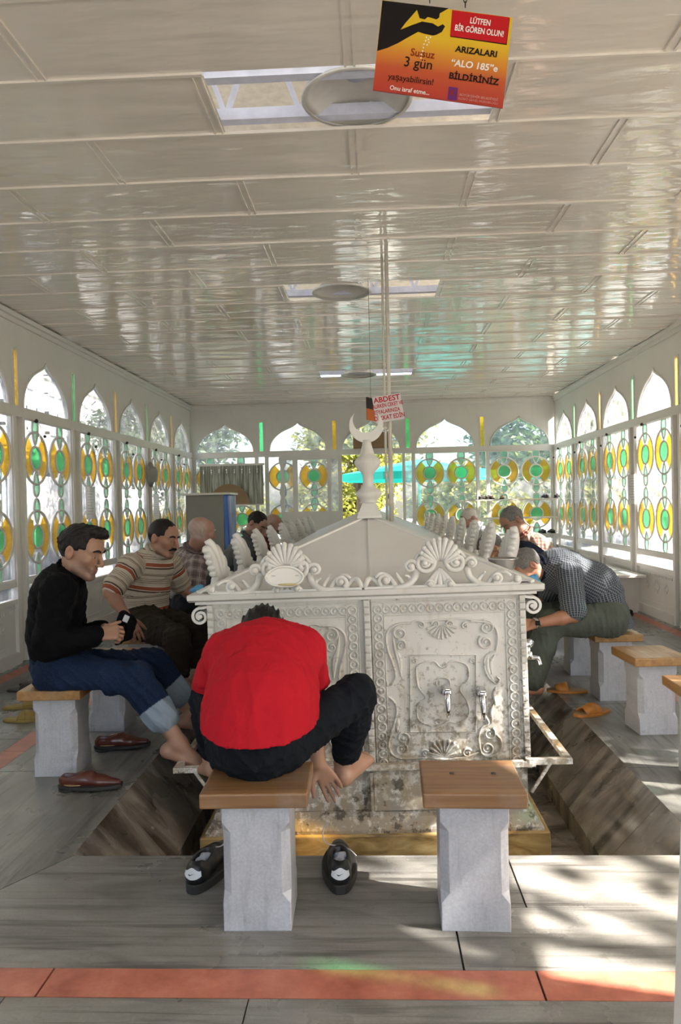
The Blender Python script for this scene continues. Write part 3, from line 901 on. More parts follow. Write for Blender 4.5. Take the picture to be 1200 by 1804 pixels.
# foot: ledge, blocks, flared moulding, yellow plinth
m = MB()
m.bx(-HWF - .01, HWF + .01, -.03, LEN, .072, .102)
m.bx(-HWF + .01, -.005, -.008, .1, -.11, .072); m.bx(.012, HWF - .01, -.02, .1, -.11, .072); m.bx(-HWF + .015, HWF - .015, 0.01, LEN, -.11, .072)
prof = [(.0, -.11), (.012, -.118), (.016, -.14), (.035, -.165), (.05, -.185), (.052, -.20)]
for i in range(len(prof) - 1):
    (a, z1), (b, z0) = prof[i], prof[i + 1]
    vs = []
    for (e, z) in ((a, z1), (b, z0)): vs += [(-HWF - e, -e, z), (HWF + e, -e, z), (HWF + e, LEN, z), (-HWF - e, LEN, z)]
    m.add(vs, [(4, 5, 1, 0), (5, 6, 2, 1), (6, 7, 3, 2), (7, 4, 0, 3)])
m.bx(-.004, .010, -.03, .0, -.11, .068)
m.build('foot', [M['fount']], FR)
m = MB(); m.bx(-.785, .785, -.07, LEN, -.367, -.199); m.build('plinth', [M['yellow']], FR, bevel=.006)

# side panels with bays
for s in (-1, 1):
    m = MB(); nb = 9; bay = .745
    for b in range(nb):
        y0 = .12 + b * bay
        for (yy, zz, l, h) in ((y0 + .02, .47, .03, .74), (y0 + bay - .06, .47, .03, .74)): m.box((s * (HWF + .006), yy, zz), (.014, l, h))
        m.box((s * (HWF + .005), y0 + bay / 2 - .02, .82), (.012, bay - .1, .03)); m.box((s * (HWF + .005), y0 + bay / 2 - .02, .12), (.012, bay - .1, .03))
        for i in range(15):
            m.sphere((s * (HWF + .004), y0 + .07 + i * .042, .775), (.009, .016, .016), 8, 5)
        cx, cz = y0 + .35, .42
        pts = cr([(cx - .17, cz - .17), (cx - .19, cz), (cx - .15, cz + .2), (cx, cz + .24), (cx + .15, cz + .2), (cx + .19, cz), (cx + .17, cz - .17), (cx, cz - .22)], 5, True)
        m.tube([(s * (HWF + .002), q[0], q[1]) for q in pts], .011, 6, 0, True)
    m.build('side_panel', [M['fount']], FR)

# taps -------------------------------------------------
def tap_side():
    m = MB()
    ax = Matrix(((0, 0, 1), (0, 1, 0), (-1, 0, 0)))
    m.lathe([(.030, 0), (.030, .006), (.016, .012), (.014, .07), (.020, .075), (.020, .10), (.012, .105)], (0, 0, 0), 14, 0, ax)
    m.tube(cr([(.075, 0, -.012), (.11, 0, -.012), (.135, 0, -.02), (.145, 0, -.05)], 4), [.011] * 9 + [.009] * 4, 10)
    m.tube([(.085, 0, .0), (.085, 0, .045)], .013, 10)
    h = MB(); h.lathe([(.012, 0), (.026, .004), (.030, .016), (.024, .034), (.014, .040)], (.085, 0, .040), 12)
    for k in range(4): h.tube([(.085, 0, .058), (.085 + .032 * math.cos(k*1.57+.4), .032 * math.sin(k*1.57+.4), .06)], .008, 8)
    return m.mesh('tap', [M['chrome']]), h.mesh('tap_handle', [M['chrome']])
TPM = tap_side()
for s in (-1, 1):
    for b in range(8):
        tp = link(bpy.data.objects.new('tap', TPM[0]), FR); tp.location = (s * HWF, .34 + b * .745, .50); tp.rotation_euler = (0, 0, 0 if s > 0 else math.pi)
        link(bpy.data.objects.new('tap_handle', TPM[1]), tp)
for (px, py) in ((786, 1215), (847, 1218)):
    q = FL(px, py); m = MB()
    ax = Matrix(((1, 0, 0), (0, 0, -1), (0, 1, 0)))
    m.lathe([(.024, 0), (.024, .008), (.018, .014), (.018, .035), (.022, .04), (.020, .062), (.010, .066)], (0, 0, 0), 14, 0, ax)
    m.tube([(0, -.05, .008), (0, -.062, -.03), (0, -.066, -.075), (0, -.064, -.108)], [.014, .016, .012, .008], 10)
    o = m.build('tap', [M['chrome']], FR); o.location = (q.x, 0, q.z)
    m = MB(); m.box((0, -.052, .022), (.026, .05, .012), Euler((.25, 0, 0)).to_matrix()); m.build('tap_lever', [M['chrome']], o, bevel=.004)

# scroll crest on the front cornice ---------------------
def cp(zx, zy):
    q = FL(340 + zx / 1.935, 880 + zy / 1.935, 3.36); return (q.x, q.z)
kc = S / 1.935
def crest(mirror):
    m = MB()
    MX = cp(577, 200)[0]
    def f(zx, zy):
        x, z = cp(zx, zy); return (2 * MX - x, z) if mirror else (x, z)
    sx = -1 if mirror else 1
    def tb(pts, r0, r1, y=-.02):
        c_ = [tuple(v) for v in cr(pts, 5)]; N = len(c_)
        m.tube([(f(*q)[0], y + .012 * math.sin(i * .35), f(*q)[1]) for i, q in enumerate(c_)], [r0 + (r1 - r0) * i / (N - 1) for i in range(N)], 8)
    def sp(cx, cy, r, tn, a, w=.013, y=-.025):
        c_ = f(cx, cy); pts = spiral(c_[0], c_[1], r * kc, r * kc * .18, tn * sx, a if sx > 0 else math.pi - a, 30)
        m.tube([(p[0], y - .010 * i / 30, p[1]) for i, p in enumerate(pts)], [w * (1 - .45 * i / 30) for i in range(31)], 8)
        m.sphere((c_[0], y - .012, c_[1]), .014, 8, 6)
    # shell
    c_ = f(840, 222)
    for i in range(11):
        a = R(22 + 136 * i / 10); L = (66 + 22 * math.sin(math.pi * i / 10)) * kc
        pts = [(c_[0] + L * k / 5 * math.cos(a), -.02 - .014 * math.sin(k / 5 * 2.4), c_[1] + L * k / 5 * math.sin(a)) for k in range(1, 6)]
        m.tube(pts, [.005 + .0078 * k / 5 for k in range(1, 6)], 7); m.sphere(pts[-1], .0135, 8, 6)
    m.prism([(c_[0] + 70 * kc * math.cos(R(a)), c_[1] + 70 * kc * math.sin(R(a))) for a in range(10, 171, 16)] , (0, -.012, 0), (1, 0, 0), (0, 0, 1), (0, .012, 0))
    sp(788, 214, 36, -1.7, 1.2); sp(893, 210, 36, 1.7, 1.9)
    # acanthus under the shell
    for dx in (-34, -18, 0, 18, 34): tb([(840, 232), (840 + dx * .7, 262), (840 + dx * 1.3, 292)], .008, .016)
    sp(806, 284, 13, 1.2, 0, .008); sp(874, 284, 13, -1.2, 3, .008)
    tb([(752, 214), (772, 180), (800, 168)], .010, .007); tb([(930, 208), (908, 176), (884, 166)], .010, .007)
    # S-scrolls running out along the cornice
    sp(741, 226, 22, 1.3, .3, .011); tb([(760, 232), (757, 262), (735, 286), (700, 298), (660, 297), (632, 284)], .017, .013)
    sp(655, 272, 22, -1.2, 4.2, .011); tb([(690, 292), (668, 262), (640, 250), (622, 262)], .012, .007)
    tb([(640, 292), (612, 268), (596, 272), (588, 288), (580, 293)], .013, .012)
    tb([(720, 290), (700, 262), (690, 246)], .012, .004); tb([(745, 278), (735, 262), (722, 256)], .012, .004)
    sp(945, 214, 20, -1.3, 3, .010); tb([(930, 225), (942, 262), (975, 284), (1020, 290), (1062, 284), (1092, 278)], .017, .012)
    sp(1030, 262, 20, 1.2, 4.2, .010); tb([(1000, 288), (1028, 252), (1058, 244), (1078, 256)], .012, .007); sp(1098, 268, 16, 1.2, 3.5, .010)
    tb([(965, 280), (985, 256), (992, 244)], .012, .004)
    # foot strip
    a, b = f(585, 296), f(1105, 290); x0, x1 = min(a[0], b[0]), max(a[0], b[0])
    m.bx(x0, x1, -.035, .01, .897, .908)
    m.build('scroll_crest', [M['fount_white']], FR)
crest(False); crest(True)

# roof
m = MB(); hw, zt, za = .765, .903, 1.215
v = [(-hw, .02, zt), (hw, .02, zt), (hw, LEN - .02, zt), (-hw, LEN - .02, zt), (.028, .83, za), (.028, LEN - .83, za)]
m.add(v, [(0, 1, 4), (1, 2, 5, 4), (2, 3, 5), (3, 0, 4, 5)])
m.build('roof', [M['roof_sheet']], FR)
m = MB()
for a, b in ((0, 4), (1, 4), (2, 5), (3, 5), (4, 5)): m.bar(v[a], v[b], .026, .012)
m.bar((.028, .03, zt + .006), (.028, .80, za - .006), .008, .006)
m.build('roof_trim', [M['white_paint']], FR)

# side crests: acanthus sails, one to each bay
def sail():
    m = MB(); rn = random.Random(5)
    n = 10
    for i in range(n):
        u = i / (n - 1); a = R(100 - 88 * u); L = .10 + .185 * (1 - u) ** .7 if i else .24
        b = Vector((0, .10 + .02 * u, .0)); tip = b + Vector((0, L * math.cos(a) * 1.5 , L * math.sin(a)))
        tip.y += (-.06) * (1 - u)
        mid = (b + tip) / 2 + Vector((.0, -.01, .02))
        pts = [tuple(q) for q in cr([b, mid, tip], 5)]; N = len(pts)
        for j, pt in enumerate(pts): pts[j] = (.020 * math.sin(j / (N - 1) * 3.0) * (1 if i % 2 else .5), pt[1], pt[2])
        m.tube(pts, [.016 + .014 * math.sin(math.pi * (.15 + .8 * j / (N - 1))) for j in range(N)], 7)
    # serrated near edge
    for k in range(6):
        z = .045 + .034 * k; y = .055 - .012 * k
        m.sphere((0, y - .012, z), (.022, .026, .017), 8, 6)
    for (y, z, r) in ((.03, .022, .030), (.47, .025, .028), (.53, .018, .02)): m.sphere((.0, y, z), (.025, r, r), 10, 7)
    m.bx(-.022, .022, .0, .58, -.004, .016)
    return m.mesh('crest_leaf', [M['fount_white']])
ME_sail = sail()
for s in (-1, 1):
    for b in range(9):
        o = link(bpy.data.objects.new('crest_leaf', ME_sail), FR)
        o.location = (s * .725, (.20 if s < 0 else .42) + b * .72, .9); o.rotation_euler = (0, R(10 * s), 0); o.scale = (1, .9, .88)

# finial with crescent
m = MB()
q4 = [(.070, 1.200), (.068, 1.212), (.038, 1.285)]
for i in range(2):
    (a, z0), (b, z1) = q4[i], q4[i + 1]
    vs = [(e * x, e * y + .83, z) for (e, z) in ((a, z0), (b, z1)) for (x, y) in ((-1, -1), (1, -1), (1, 1), (-1, 1))]
    m.add(vs, [(0,1,5,4),(1,2,6,5),(2,3,7,6),(3,0,4,7)])
m.lathe([(.046, 1.283), (.050, 1.290), (.044, 1.297), (.062, 1.315), (.074, 1.335), (.070, 1.348), (.045, 1.368), (.032, 1.386), (.030, 1.40), (.030, 1.446), (.036, 1.450), (.037, 1.456), (.060, 1.478), (.074, 1.505), (.075, 1.520), (.060, 1.540), (.042, 1.556), (.040, 1.566), (.034, 1.585), (.026, 1.615), (.024, 1.640)], (0, .83, 0), 20)
fin = m.build('finial', [M['fount_white']], FR); fin.location.x = .035
m = MB(); o_ = []; Ro, Ri = .096, .074
cz = 1.722; dz = .034
a0 = math.acos(min(1, (dz * dz + Ro * Ro - Ri * Ri) / (2 * dz * Ro)))
b0 = math.atan2(Ro * math.cos(a0) - dz, Ro * math.sin(a0))
n = 30
o_ = [(Ro * math.sin(t), cz + Ro * math.cos(t)) for t in [a0 + (2 * math.pi - 2 * a0) * i / n for i in range(n + 1)]]
a1 = math.pi / 2 - b0
i_ = [(Ri * math.sin(t), cz + dz + Ri * math.cos(t)) for t in [a1 + (2 * math.pi - 2 * a1) * i / n for i in range(n + 1)]]
vs = []; fs = []
for p, q in zip(o_, i_):
    for y in (-.011, .011): vs += [(p[0], .83 + y, p[1]), (q[0], .83 + y, q[1])]
for i in range(n):
    a = i * 4; b = a + 4
    fs += [(a, a+1, b+1, b), (a+2, b+2, b+3, a+3), (a, b, b+2, a+2), (a+1, a+3, b+3, b+1)]
m.add(vs, fs); m.build('crescent', [M['fount_white']], fin, bevel=.003)

# foot rails round the fountain
m = MB()
for s in (-1, 1):
    m.bar((s * .88, -.05, .108), (s * .88, LEN, .108), .03, .024)
    for b in range(10):
        y = -.045 + b * .745
        m.bar((s * (HWF - .02), y, .108), (s * .895, y, .108), .03, .024); m.bar((s * HWF, y, -.03), (s * .80, y, .098), .012, .012)
m.bx(-HWF - .02, HWF + .02, -.062, -.032, .088, .112)
m.build('foot_rail', [M['fount']], FR)
# ------------------------------------------------------------------ soft-bodied shapes: blended distance fields meshed into one surface
def V3(v): return np.array((v[0], v[1], v[2]), dtype=np.float32)
class SDF:
    def __init__(s, res, k=.02): s.res = res; s.k = k; s.p = []; s.post = []
    def cap(s, a, b, ra, rb=None, k=None, n=None, sq=1.0, tg=None):
        """tapered limb; n, sq flatten it along direction n by factor sq"""
        rb = ra if rb is None else rb
        s.p.append(('c', V3(a), V3(b), float(ra), float(rb), s.k if k is None else k, None if n is None else V3(Vector(n).normalized()), sq, tg)); return s
    def chain(s, pts, rs, k=None, n=None, sq=1.0, tg=None):
        for i in range(len(pts) - 1): s.cap(pts[i], pts[i+1], rs[i], rs[i+1], k, n, sq, tg)
        return s
    def ell(s, c, r, M3=None, k=None, tg=None, sub=False):
        Q = np.eye(3, dtype=np.float32) if M3 is None else np.array([list(row) for row in M3], dtype=np.float32)
        s.p.append(('s' if sub else 'e', V3(c), np.array(r, dtype=np.float32), Q, s.k if k is None else k, tg)); return s
    def sub(s, c, r, M3=None, k=None): return s.ell(c, r, M3, k, None, True)
    def cut(s, point, normal): s.post.append((V3(point), V3(Vector(normal).normalized()))); return s
    @staticmethod
    def dcap(X, q):
        _, a, b, ra, rb, k, n, sq, tg = q
        p = X - a; ba = b - a
        if n is not None and sq != 1.0:
            d = p @ n; p = p + d[..., None] * (n * (sq - 1)); ba = ba + (ba @ n) * n * (sq - 1)
        L = max(float(ba @ ba), 1e-9)
        h = np.clip((p @ ba) / L, 0, 1)
        return np.linalg.norm(p - h[..., None] * ba, axis=-1) - (ra + (rb - ra) * h), h
    @staticmethod
    def dell(X, q):
        _, c, r, Q, k, tg = q
        p = (X - c) @ Q          # columns of Q are the axes
        k0 = np.linalg.norm(p / r, axis=-1); k1 = np.linalg.norm(p / (r * r), axis=-1)
        return k0 * (k0 - 1.0) / np.maximum(k1, 1e-6)
    def bounds(s):
        lo = np.full(3, 1e9); hi = -lo
        for q in s.p:
            if q[0] == 'c':
                for e, r in ((q[1], q[3]), (q[2], q[4])): lo = np.minimum(lo, e - r); hi = np.maximum(hi, e + r)
            elif q[0] == 'e':
                m = q[2].max(); lo = np.minimum(lo, q[1] - m); hi = np.maximum(hi, q[1] + m)
        return lo, hi
    def mesh(s, warp=None, smooth=1):
        res = s.res; lo, hi = s.bounds(); pad = 4 * res + .015
        lo = lo - pad; hi = hi + pad
        N = np.ceil((hi - lo) / res).astype(int) + 1
        ax = [ (lo[i] + res * np.arange(N[i])).astype(np.float32) for i in range(3)]
        D = np.full(N, 1.0, dtype=np.float32)
        for q in s.p:
            if q[0] == 'c':
                k = q[5]; a = np.minimum(q[1] - q[3], q[2] - q[4]); b = np.maximum(q[1] + q[3], q[2] + q[4])
            else:
                k = q[4]; m = q[2].max(); a = q[1] - m; b = q[1] + m
            mg = k + 4 * res + .012
            i0 = np.maximum(np.floor((a - mg - lo) / res).astype(int), 0); i1 = np.minimum(np.ceil((b + mg - lo) / res).astype(int) + 1, N)
            X = np.stack(np.meshgrid(ax[0][i0[0]:i1[0]], ax[1][i0[1]:i1[1]], ax[2][i0[2]:i1[2]], indexing='ij'), -1)
            sl = tuple(slice(i0[j], i1[j]) for j in range(3)); O = D[sl]
            d = s.dcap(X, q)[0] if q[0] == 'c' else s.dell(X, q)
            if q[0] == 's':
                d = -d; h = np.maximum(k - np.abs(O - d), 0) / max(k, 1e-6); D[sl] = np.maximum(O, d) + h * h * k * .25
            else:
                h = np.maximum(k - np.abs(O - d), 0) / max(k, 1e-6); D[sl] = np.minimum(O, d) - h * h * k * .25
        if warp is not None or s.post:
            X = np.stack(np.meshgrid(*ax, indexing='ij'), -1)
            near = np.abs(D) < .03
            if warp is not None: D[near] += warp(X[near]).astype(np.float32)
            for (pt, nn) in s.post: D = np.maximum(D, (X - pt) @ nn)
        S = D < 0
        c = [S[a:N[0]-1+a, b:N[1]-1+b, e:N[2]-1+e] for a in (0, 1) for b in (0, 1) for e in (0, 1)]
        anyS = c[0].copy(); allS = c[0].copy()
        for x in c[1:]: anyS |= x; allS &= x
        act = anyS & ~allS
        I = np.argwhere(act); idx = np.full(act.shape, -1, dtype=np.int64); idx[act] = np.arange(len(I))
        cv = np.stack([D[I[:, 0] + a, I[:, 1] + b, I[:, 2] + e] for a in (0, 1) for b in (0, 1) for e in (0, 1)], 1)
        off = np.array([(a, b, e) for a in (0, 1) for b in (0, 1) for e in (0, 1)], dtype=np.float32)
        acc = np.zeros((len(I), 3), dtype=np.float32); cnt = np.zeros(len(I), dtype=np.float32)
        for i in range(8):
            for j in range(i + 1, 8):
                if abs(off[i] - off[j]).sum() != 1: continue
                m = (cv[:, i] < 0) != (cv[:, j] < 0)
                t = cv[:, i] / np.where(m, cv[:, i] - cv[:, j], 1)
                acc += np.where(m[:, None], off[i] + t[:, None] * (off[j] - off[i]), 0); cnt += m
        Vv = lo + res * (I + acc / cnt[:, None])
        F = []
        for axn in range(3):
            a1, a2 = [(1, 2), (2, 0), (0, 1)][axn]
            sl0 = [slice(None)] * 3; sl1 = [slice(None)] * 3
            sl0[axn] = slice(0, N[axn] - 1); sl1[axn] = slice(1, N[axn])
            A = S[tuple(sl0)]; B = S[tuple(sl1)]
            E = np.argwhere(A != B)
            E = E[(E[:, a1] > 0) & (E[:, a2] > 0) & (E[:, a1] < N[a1] - 1) & (E[:, a2] < N[a2] - 1)]
            ins = A[E[:, 0], E[:, 1], E[:, 2]]
            q = []
            for (da, db) in ((-1, -1), (0, -1), (0, 0), (-1, 0)):
                T = E.copy(); T[:, a1] += da; T[:, a2] += db; q.append(idx[T[:, 0], T[:, 1], T[:, 2]])
            q = np.stack(q, 1); q[~ins] = q[~ins][:, ::-1]
            F.append(q)
        F = np.concatenate(F); F = F[(F >= 0).all(1)]
        for _ in range(smooth):
            e = np.concatenate([F[:, [i, (i + 1) % 4]] for i in range(4)])
            sm = np.zeros_like(Vv); ct = np.zeros(len(Vv))
            for j in range(3): sm[:, j] = np.bincount(e[:, 0], Vv[e[:, 1], j], len(Vv)) + np.bincount(e[:, 1], Vv[e[:, 0], j], len(Vv))
            ct = np.bincount(e[:, 0], minlength=len(Vv)) + np.bincount(e[:, 1], minlength=len(Vv))
            Vv = Vv * .5 + .5 * sm / np.maximum(ct, 1)[:, None]
        return Vv, F
    def tags(s, X):
        """for every vertex the nearest tagged limb: (index, position along it in metres, angle around it times radius)"""
        best = np.full(len(X), 1e9); U = np.zeros((len(X), 3)); acc = {}
        for q in s.p:
            if q[0] != 'c' or q[8] is None: continue
            d, h = s.dcap(X.astype(np.float32), q)
            name, ref = q[8]; off = acc.get(name, 0.0)
            a, b = q[1], q[2]; L = float(np.linalg.norm(b - a)); acc[name] = off + L
            t = (b - a) / max(L, 1e-6); r = V3(ref); r = r - t * float(r @ t); r /= max(np.linalg.norm(r), 1e-6); w = np.cross(t, r)
            rel = X - (a + h[:, None] * (b - a)); ang = np.arctan2(rel @ w, rel @ r)
            rad = max(q[3], q[4]); m = d < best
            best = np.where(m, d, best)
            U[m] = np.stack([off + (((X - a) @ t)), ang * rad, np.full(len(X), hash_(name))], 1)[m]
        return U
def hash_(n): return (sum(ord(c) for c in n) % 7) * .37

def np_obj(name, Vv, F, mat, parent=None, attrs=None, smooth=True):
    if parent is not None: Vv = Vv - np.array(parent.location)
    me = bpy.data.meshes.new(name)
    me.vertices.add(len(Vv)); me.vertices.foreach_set('co', Vv.astype(np.float32).ravel())
    me.loops.add(len(F) * 4); me.loops.foreach_set('vertex_index', F.astype(np.int32).ravel())
    me.polygons.add(len(F)); me.polygons.foreach_set('loop_start', np.arange(0, len(F) * 4, 4, dtype=np.int32))
    me.polygons.foreach_set('use_smooth', np.full(len(F), smooth))
    me.materials.append(mat)
    for an, (ty, arr) in (attrs or {}).items():
        at = me.attributes.new(an, ty, 'POINT')
        at.data.foreach_set('color' if ty == 'FLOAT_COLOR' else 'vector', arr.astype(np.float32).ravel())
    me.update(calc_edges=True); me.validate()
    o = bpy.data.objects.new(name, me); link(o, parent); return o

# ------------------------------------------------------------------ cloth, skin and hair
def m_skin():
    t = NT('skin'); at = t.n('ShaderNodeAttribute', attribute_name='tint'); p = t.co()
    n = t.noise(p, 60, 5)
    c = t.mix(t.ramp(n, [(.35, 0.0), (.7, .28)]), at.outputs['Color'], (.42, .20, .13))
    t.col(c); t.rough(.48); t.set(Subsurface_Weight=.08, Subsurface_Radius=(.012, .005, .003))
    t.bump(t.noise(p, 140, 4), .12, .002); return t.m
M['skin'] = m_skin()
def m_cloth(name, c, rough=.85, weave=260, wr=.5, lo=.75):
    t = NT(name); p = t.co(); t.set(Specular_IOR_Level=.12)
    n = t.noise(p, 9, 5); c0 = tuple(x * lo for x in c)
    t.col(t.ramp(n, [(.3, c0), (.7, c)])); t.rough(rough)
    b = t.n('ShaderNodeBump'); b.inputs['Strength'].default_value = min(1, wr * 1.8); b.inputs['Distance'].default_value = .018
    t.l(t.noise(t.map(p, (1, 1, 1)), 13, 3, .5, .8), b.inputs['Height'])
    t.bump(t.noise(p, weave, 2), .10, .001, b.outputs[0]); return t.m
M['red_cotton'] = m_cloth('red_cotton', (.47, .012, .022), .85, 260, .35, .88)
M['black_denim'] = m_cloth('black_denim', (.008, .010, .014), .8)
M['black_jersey'] = m_cloth('black_jersey', (.0022, .0022, .003), .85, 260, .3)
M['brown_trousers'] = m_cloth('brown_trousers', (.034, .027, .019), .8)
M['green_trousers'] = m_cloth('grey_green_trousers', (.095, .105, .085), .7, 260, .4)
M['navy_cloth'] = m_cloth('navy_cloth', (.015, .02, .04))
M['grey_cloth'] = m_cloth('grey_cloth', (.14, .145, .15))
M['maroon_cloth'] = m_cloth('maroon_cloth', (.16, .055, .045))
M['dark_trousers'] = m_cloth('dark_trousers', (.03, .03, .035))
M['pale_cloth'] = m_cloth('pale_grey_cloth', (.55, .56, .60))
def m_denim():
    t = NT('blue_denim'); p = t.co(); t.set(Specular_IOR_Level=.15)
    n = t.noise(p, 5, 5); f = t.noise(p, 220, 3)
    at = t.n('ShaderNodeAttribute', attribute_name='fade')
    c = t.ramp(n, [(.3, (.004, .009, .026)), (.7, (.010, .022, .055))])
    c = t.mix(t.ramp(f, [(.45, 0.0), (.8, .22)]), c, (.08, .12, .19))
    c = t.mix(at.outputs['Fac'], c, (.22, .27, .33))
    t.col(c); t.rough(.85)
    b = t.n('ShaderNodeBump'); b.inputs['Strength'].default_value = .6; b.inputs['Distance'].default_value = .010
    t.l(t.noise(p, 16, 3, .5, .8), b.inputs['Height']); t.bump(f, .15, .001, b.outputs[0]); return t.m
M['denim'] = m_denim()
def m_pattern(name, build, wr=.4):
    """woven pattern that follows the cloth (attribute 'weave': along, around)"""
    t = NT(name); at = t.n('ShaderNodeAttribute', attribute_name='weave'); s = t.sep(at.outputs['Vector']); p = t.co()
    t.col(build(t, s[0], s[1])); t.rough(.85); pass
    t.bump(t.noise(p, 14, 3, .5, .8), wr, .010); return t.m
def band(t, x, period, a, b):
    """1 where frac(x/period) lies in a..b"""
    f = t.math('FRACT', t.math('ADD', t.math('DIVIDE', x, period), 100.0))
    return t.math('MULTIPLY', t.math('GREATER_THAN', f, a), t.math('LESS_THAN', f, b))
def pat_polo(t, u, v):
    c = t.mix(0.0, (.47, .41, .33), (0, 0, 0))
    for (a, b, k) in ((.02, .05, (.10, .06, .04)), (.08, .10, (.10, .06, .04)), (.30, .37, (.09, .055, .04)), (.37, .40, (.62, .57, .50)), (.40, .55, (.29, .075, .035)), (.55, .58, (.62, .57, .50)), (.70, .72, (.15, .10, .07)), (.78, .80, (.15, .10, .07)), (.86, .88, (.15, .10, .07))):
        c = t.mix(band(t, u, .158, a, b), c, k)
    return c
def pat_plaid(t, u, v):
    c = t.mix(0.0, (.34, .28, .26), (0, 0, 0))
    for x in (u, v): c = t.mix(t.math('MULTIPLY', band(t, x, .075, .0, .5), .55), c, (.09, .055, .06))
    for x in (u, v): c = t.mix(band(t, x, .075, .72, .77), c, (.45, .40, .38))
    return c
def pat_check(t, u, v):
    c = t.mix(0.0, (.028, .034, .046), (0, 0, 0))
    c = t.mix(t.math('MULTIPLY', band(t, v, .021, .0, .20), .75), c, (.30, .32, .35)); c = t.mix(t.math('MULTIPLY', band(t, u, .0125, .0, .26), .5), c, (.24, .26, .29))
    return c
def pat_pink(t, u, v):
    c = t.mix(0.0, (.56, .44, .36), (0, 0, 0))
    for x in (u, v): c = t.mix(t.math('MULTIPLY', band(t, x, .028, .0, .3), .6), c, (.32, .09, .05))
    return c
M['polo'] = m_pattern('striped_polo_cotton', pat_polo); M['plaid'] = m_pattern('brown_plaid_cotton', pat_plaid)
M['check'] = m_pattern('dark_check_cotton', pat_check, .25); M['pink_check'] = m_pattern('pink_check_cotton', pat_pink)
def m_hair(name, a, b):
    t = NT(name); p = t.co(); n = t.noise(p, 90, 5, .7); t.col(t.ramp(n, [(.35, a), (.65, b)])); t.rough(.5); t.set(Specular_IOR_Level=.2)
    t.bump(t.noise(t.map(p, (1, 1, .35)), 190, 4, .7), .8, .004); return t.m
M['hair_black'] = m_hair('black_hair', (.006, .005, .005), (.022, .018, .016)); M['hair_grey'] = m_hair('grey_hair', (.26, .25, .24), (.40, .385, .37))
M['hair_white'] = m_hair('white_hair', (.42, .40, .38), (.68, .66, .63)); M['hair_salt'] = m_hair('salt_and_pepper_hair', (.13, .122, .115), (.26, .245, .23))
M['eye'] = simple('eye_white', (.55, .52, .48), .15); M['iris'] = simple('dark_iris', (.02, .012, .008), .1)

def basis(f, u):
    f = Vector(f).normalized(); u = Vector(u); u = (u - f * u.dot(f)).normalized(); r = f.cross(u)
    return r, f, u        # person's right, forward, up
def folds(seed, amp, freq=38):
    rn = np.random.RandomState(seed); ks = rn.normal(0, 1, (4, 3)) ; ks = ks / np.linalg.norm(ks, axis=1)[:, None]
    ph = rn.uniform(0, 6.28, 4)
    def w(X):
        a = np.zeros(len(X))
        for i in range(4):
            s1 = np.sin(X @ ks[i] * freq * (.55 + .3 * i) + 1.8 * np.sin(X @ ks[(i + 1) % 4] * 17 + ph[i]) + ph[i])
            a += (1 - np.abs(s1)) ** 2
        return -amp * (a / 2 - .55)
    return w

def hand(S, wrist, d, n, side, sc=1.0, curl=(.5, .55, .6, .65), spread=.08, thumb=.5):
    """palm, four unequal fingers and a thumb; d finger direction, n palm normal, side = +1 thumb towards d x n"""
    d = Vector(d).normalized(); n = Vector(n); n = (n - d * n.dot(d)).normalized(); t = d.cross(n).normalized() * side
    w = Vector(wrist)
    for o in (-.024, -.008, .008, .024): S.cap(w + t * o * .7 * sc, w + d * .085 * sc + t * o * 1.2 * sc, .014 * sc, .0125 * sc, .012)
    for i, (o, L) in enumerate(((.031, .074), (.011, .084), (-.010, .078), (-.030, .062))):
        p = w + d * (.086 - .004 * abs(i - 1)) * sc + t * o * sc; dd = (d + t * spread * (1.5 - i) * .9).normalized(); rs = (.0092, .0084, .0078, .0068); nn = n
        for j in range(3):
            q = Matrix.Rotation(curl[i] * (.8 if j == 0 else 1.0), 3, dd.cross(nn).normalized()); dd = (q @ dd).normalized(); nn = q @ nn
            l = L * (.45, .31, .24)[j] * sc
            S.cap(p, p + dd * l, rs[j] * sc, rs[j + 1] * sc, .004); p = p + dd * l
    p = w + d * .022 * sc + t * .026 * sc; dd = (d * (.75 - .2 * thumb) + t * .62 + n * (.15 + .35 * thumb)).normalized()
    S.cap(p, p + dd * .040 * sc, .0155 * sc, .0118 * sc, .010); p = p + dd * .040 * sc; dd = (dd + d * .5 + n * .25 * thumb).normalized()
    S.cap(p, p + dd * .032 * sc, .0112 * sc, .0098 * sc, .005); p = p + dd * .032 * sc; dd = (dd + d * .3).normalized()
    S.cap(p, p + dd * .025 * sc, .0098 * sc, .0076 * sc, .004)

def foot(S, ankle, toe_dir, up, side=1, sc=1.0):
    d = Vector(toe_dir).normalized(); u = Vector(up); u = (u - d * u.dot(d)).normalized(); t = d.cross(u).normalized()
    a = Vector(ankle)
    heel = a - d * .038 * sc - u * .052 * sc
    S.cap(a, heel, .036 * sc, .031 * sc, .02); S.cap(a - u * .01 * sc, a + d * .10 * sc - u * .045 * sc, .036 * sc, .026 * sc, .025)
    for o in (-.024, 0, .024): S.cap(heel + t * o * .4 * sc, a + d * .125 * sc + t * o * sc - u * .062 * sc, .026 * sc, .0185 * sc, .02)
    for i, (o, l, r) in enumerate(((.030, .060, .0135), (.012, .058, .0098), (-.004, .052, .0092), (-.019, .045, .0088), (-.033, .036, .0082))):
        p = a + d * (.125 - .006 * i) * sc + t * o * side * sc - u * .062 * sc
        m = p + d * l * .55 * sc + u * .006 * sc; e = p + d * l * sc - u * .004 * sc
        S.cap(p, m, r * 1.05 * sc, r * sc, .006); S.cap(m, e, r * sc, r * .92 * sc, .004)

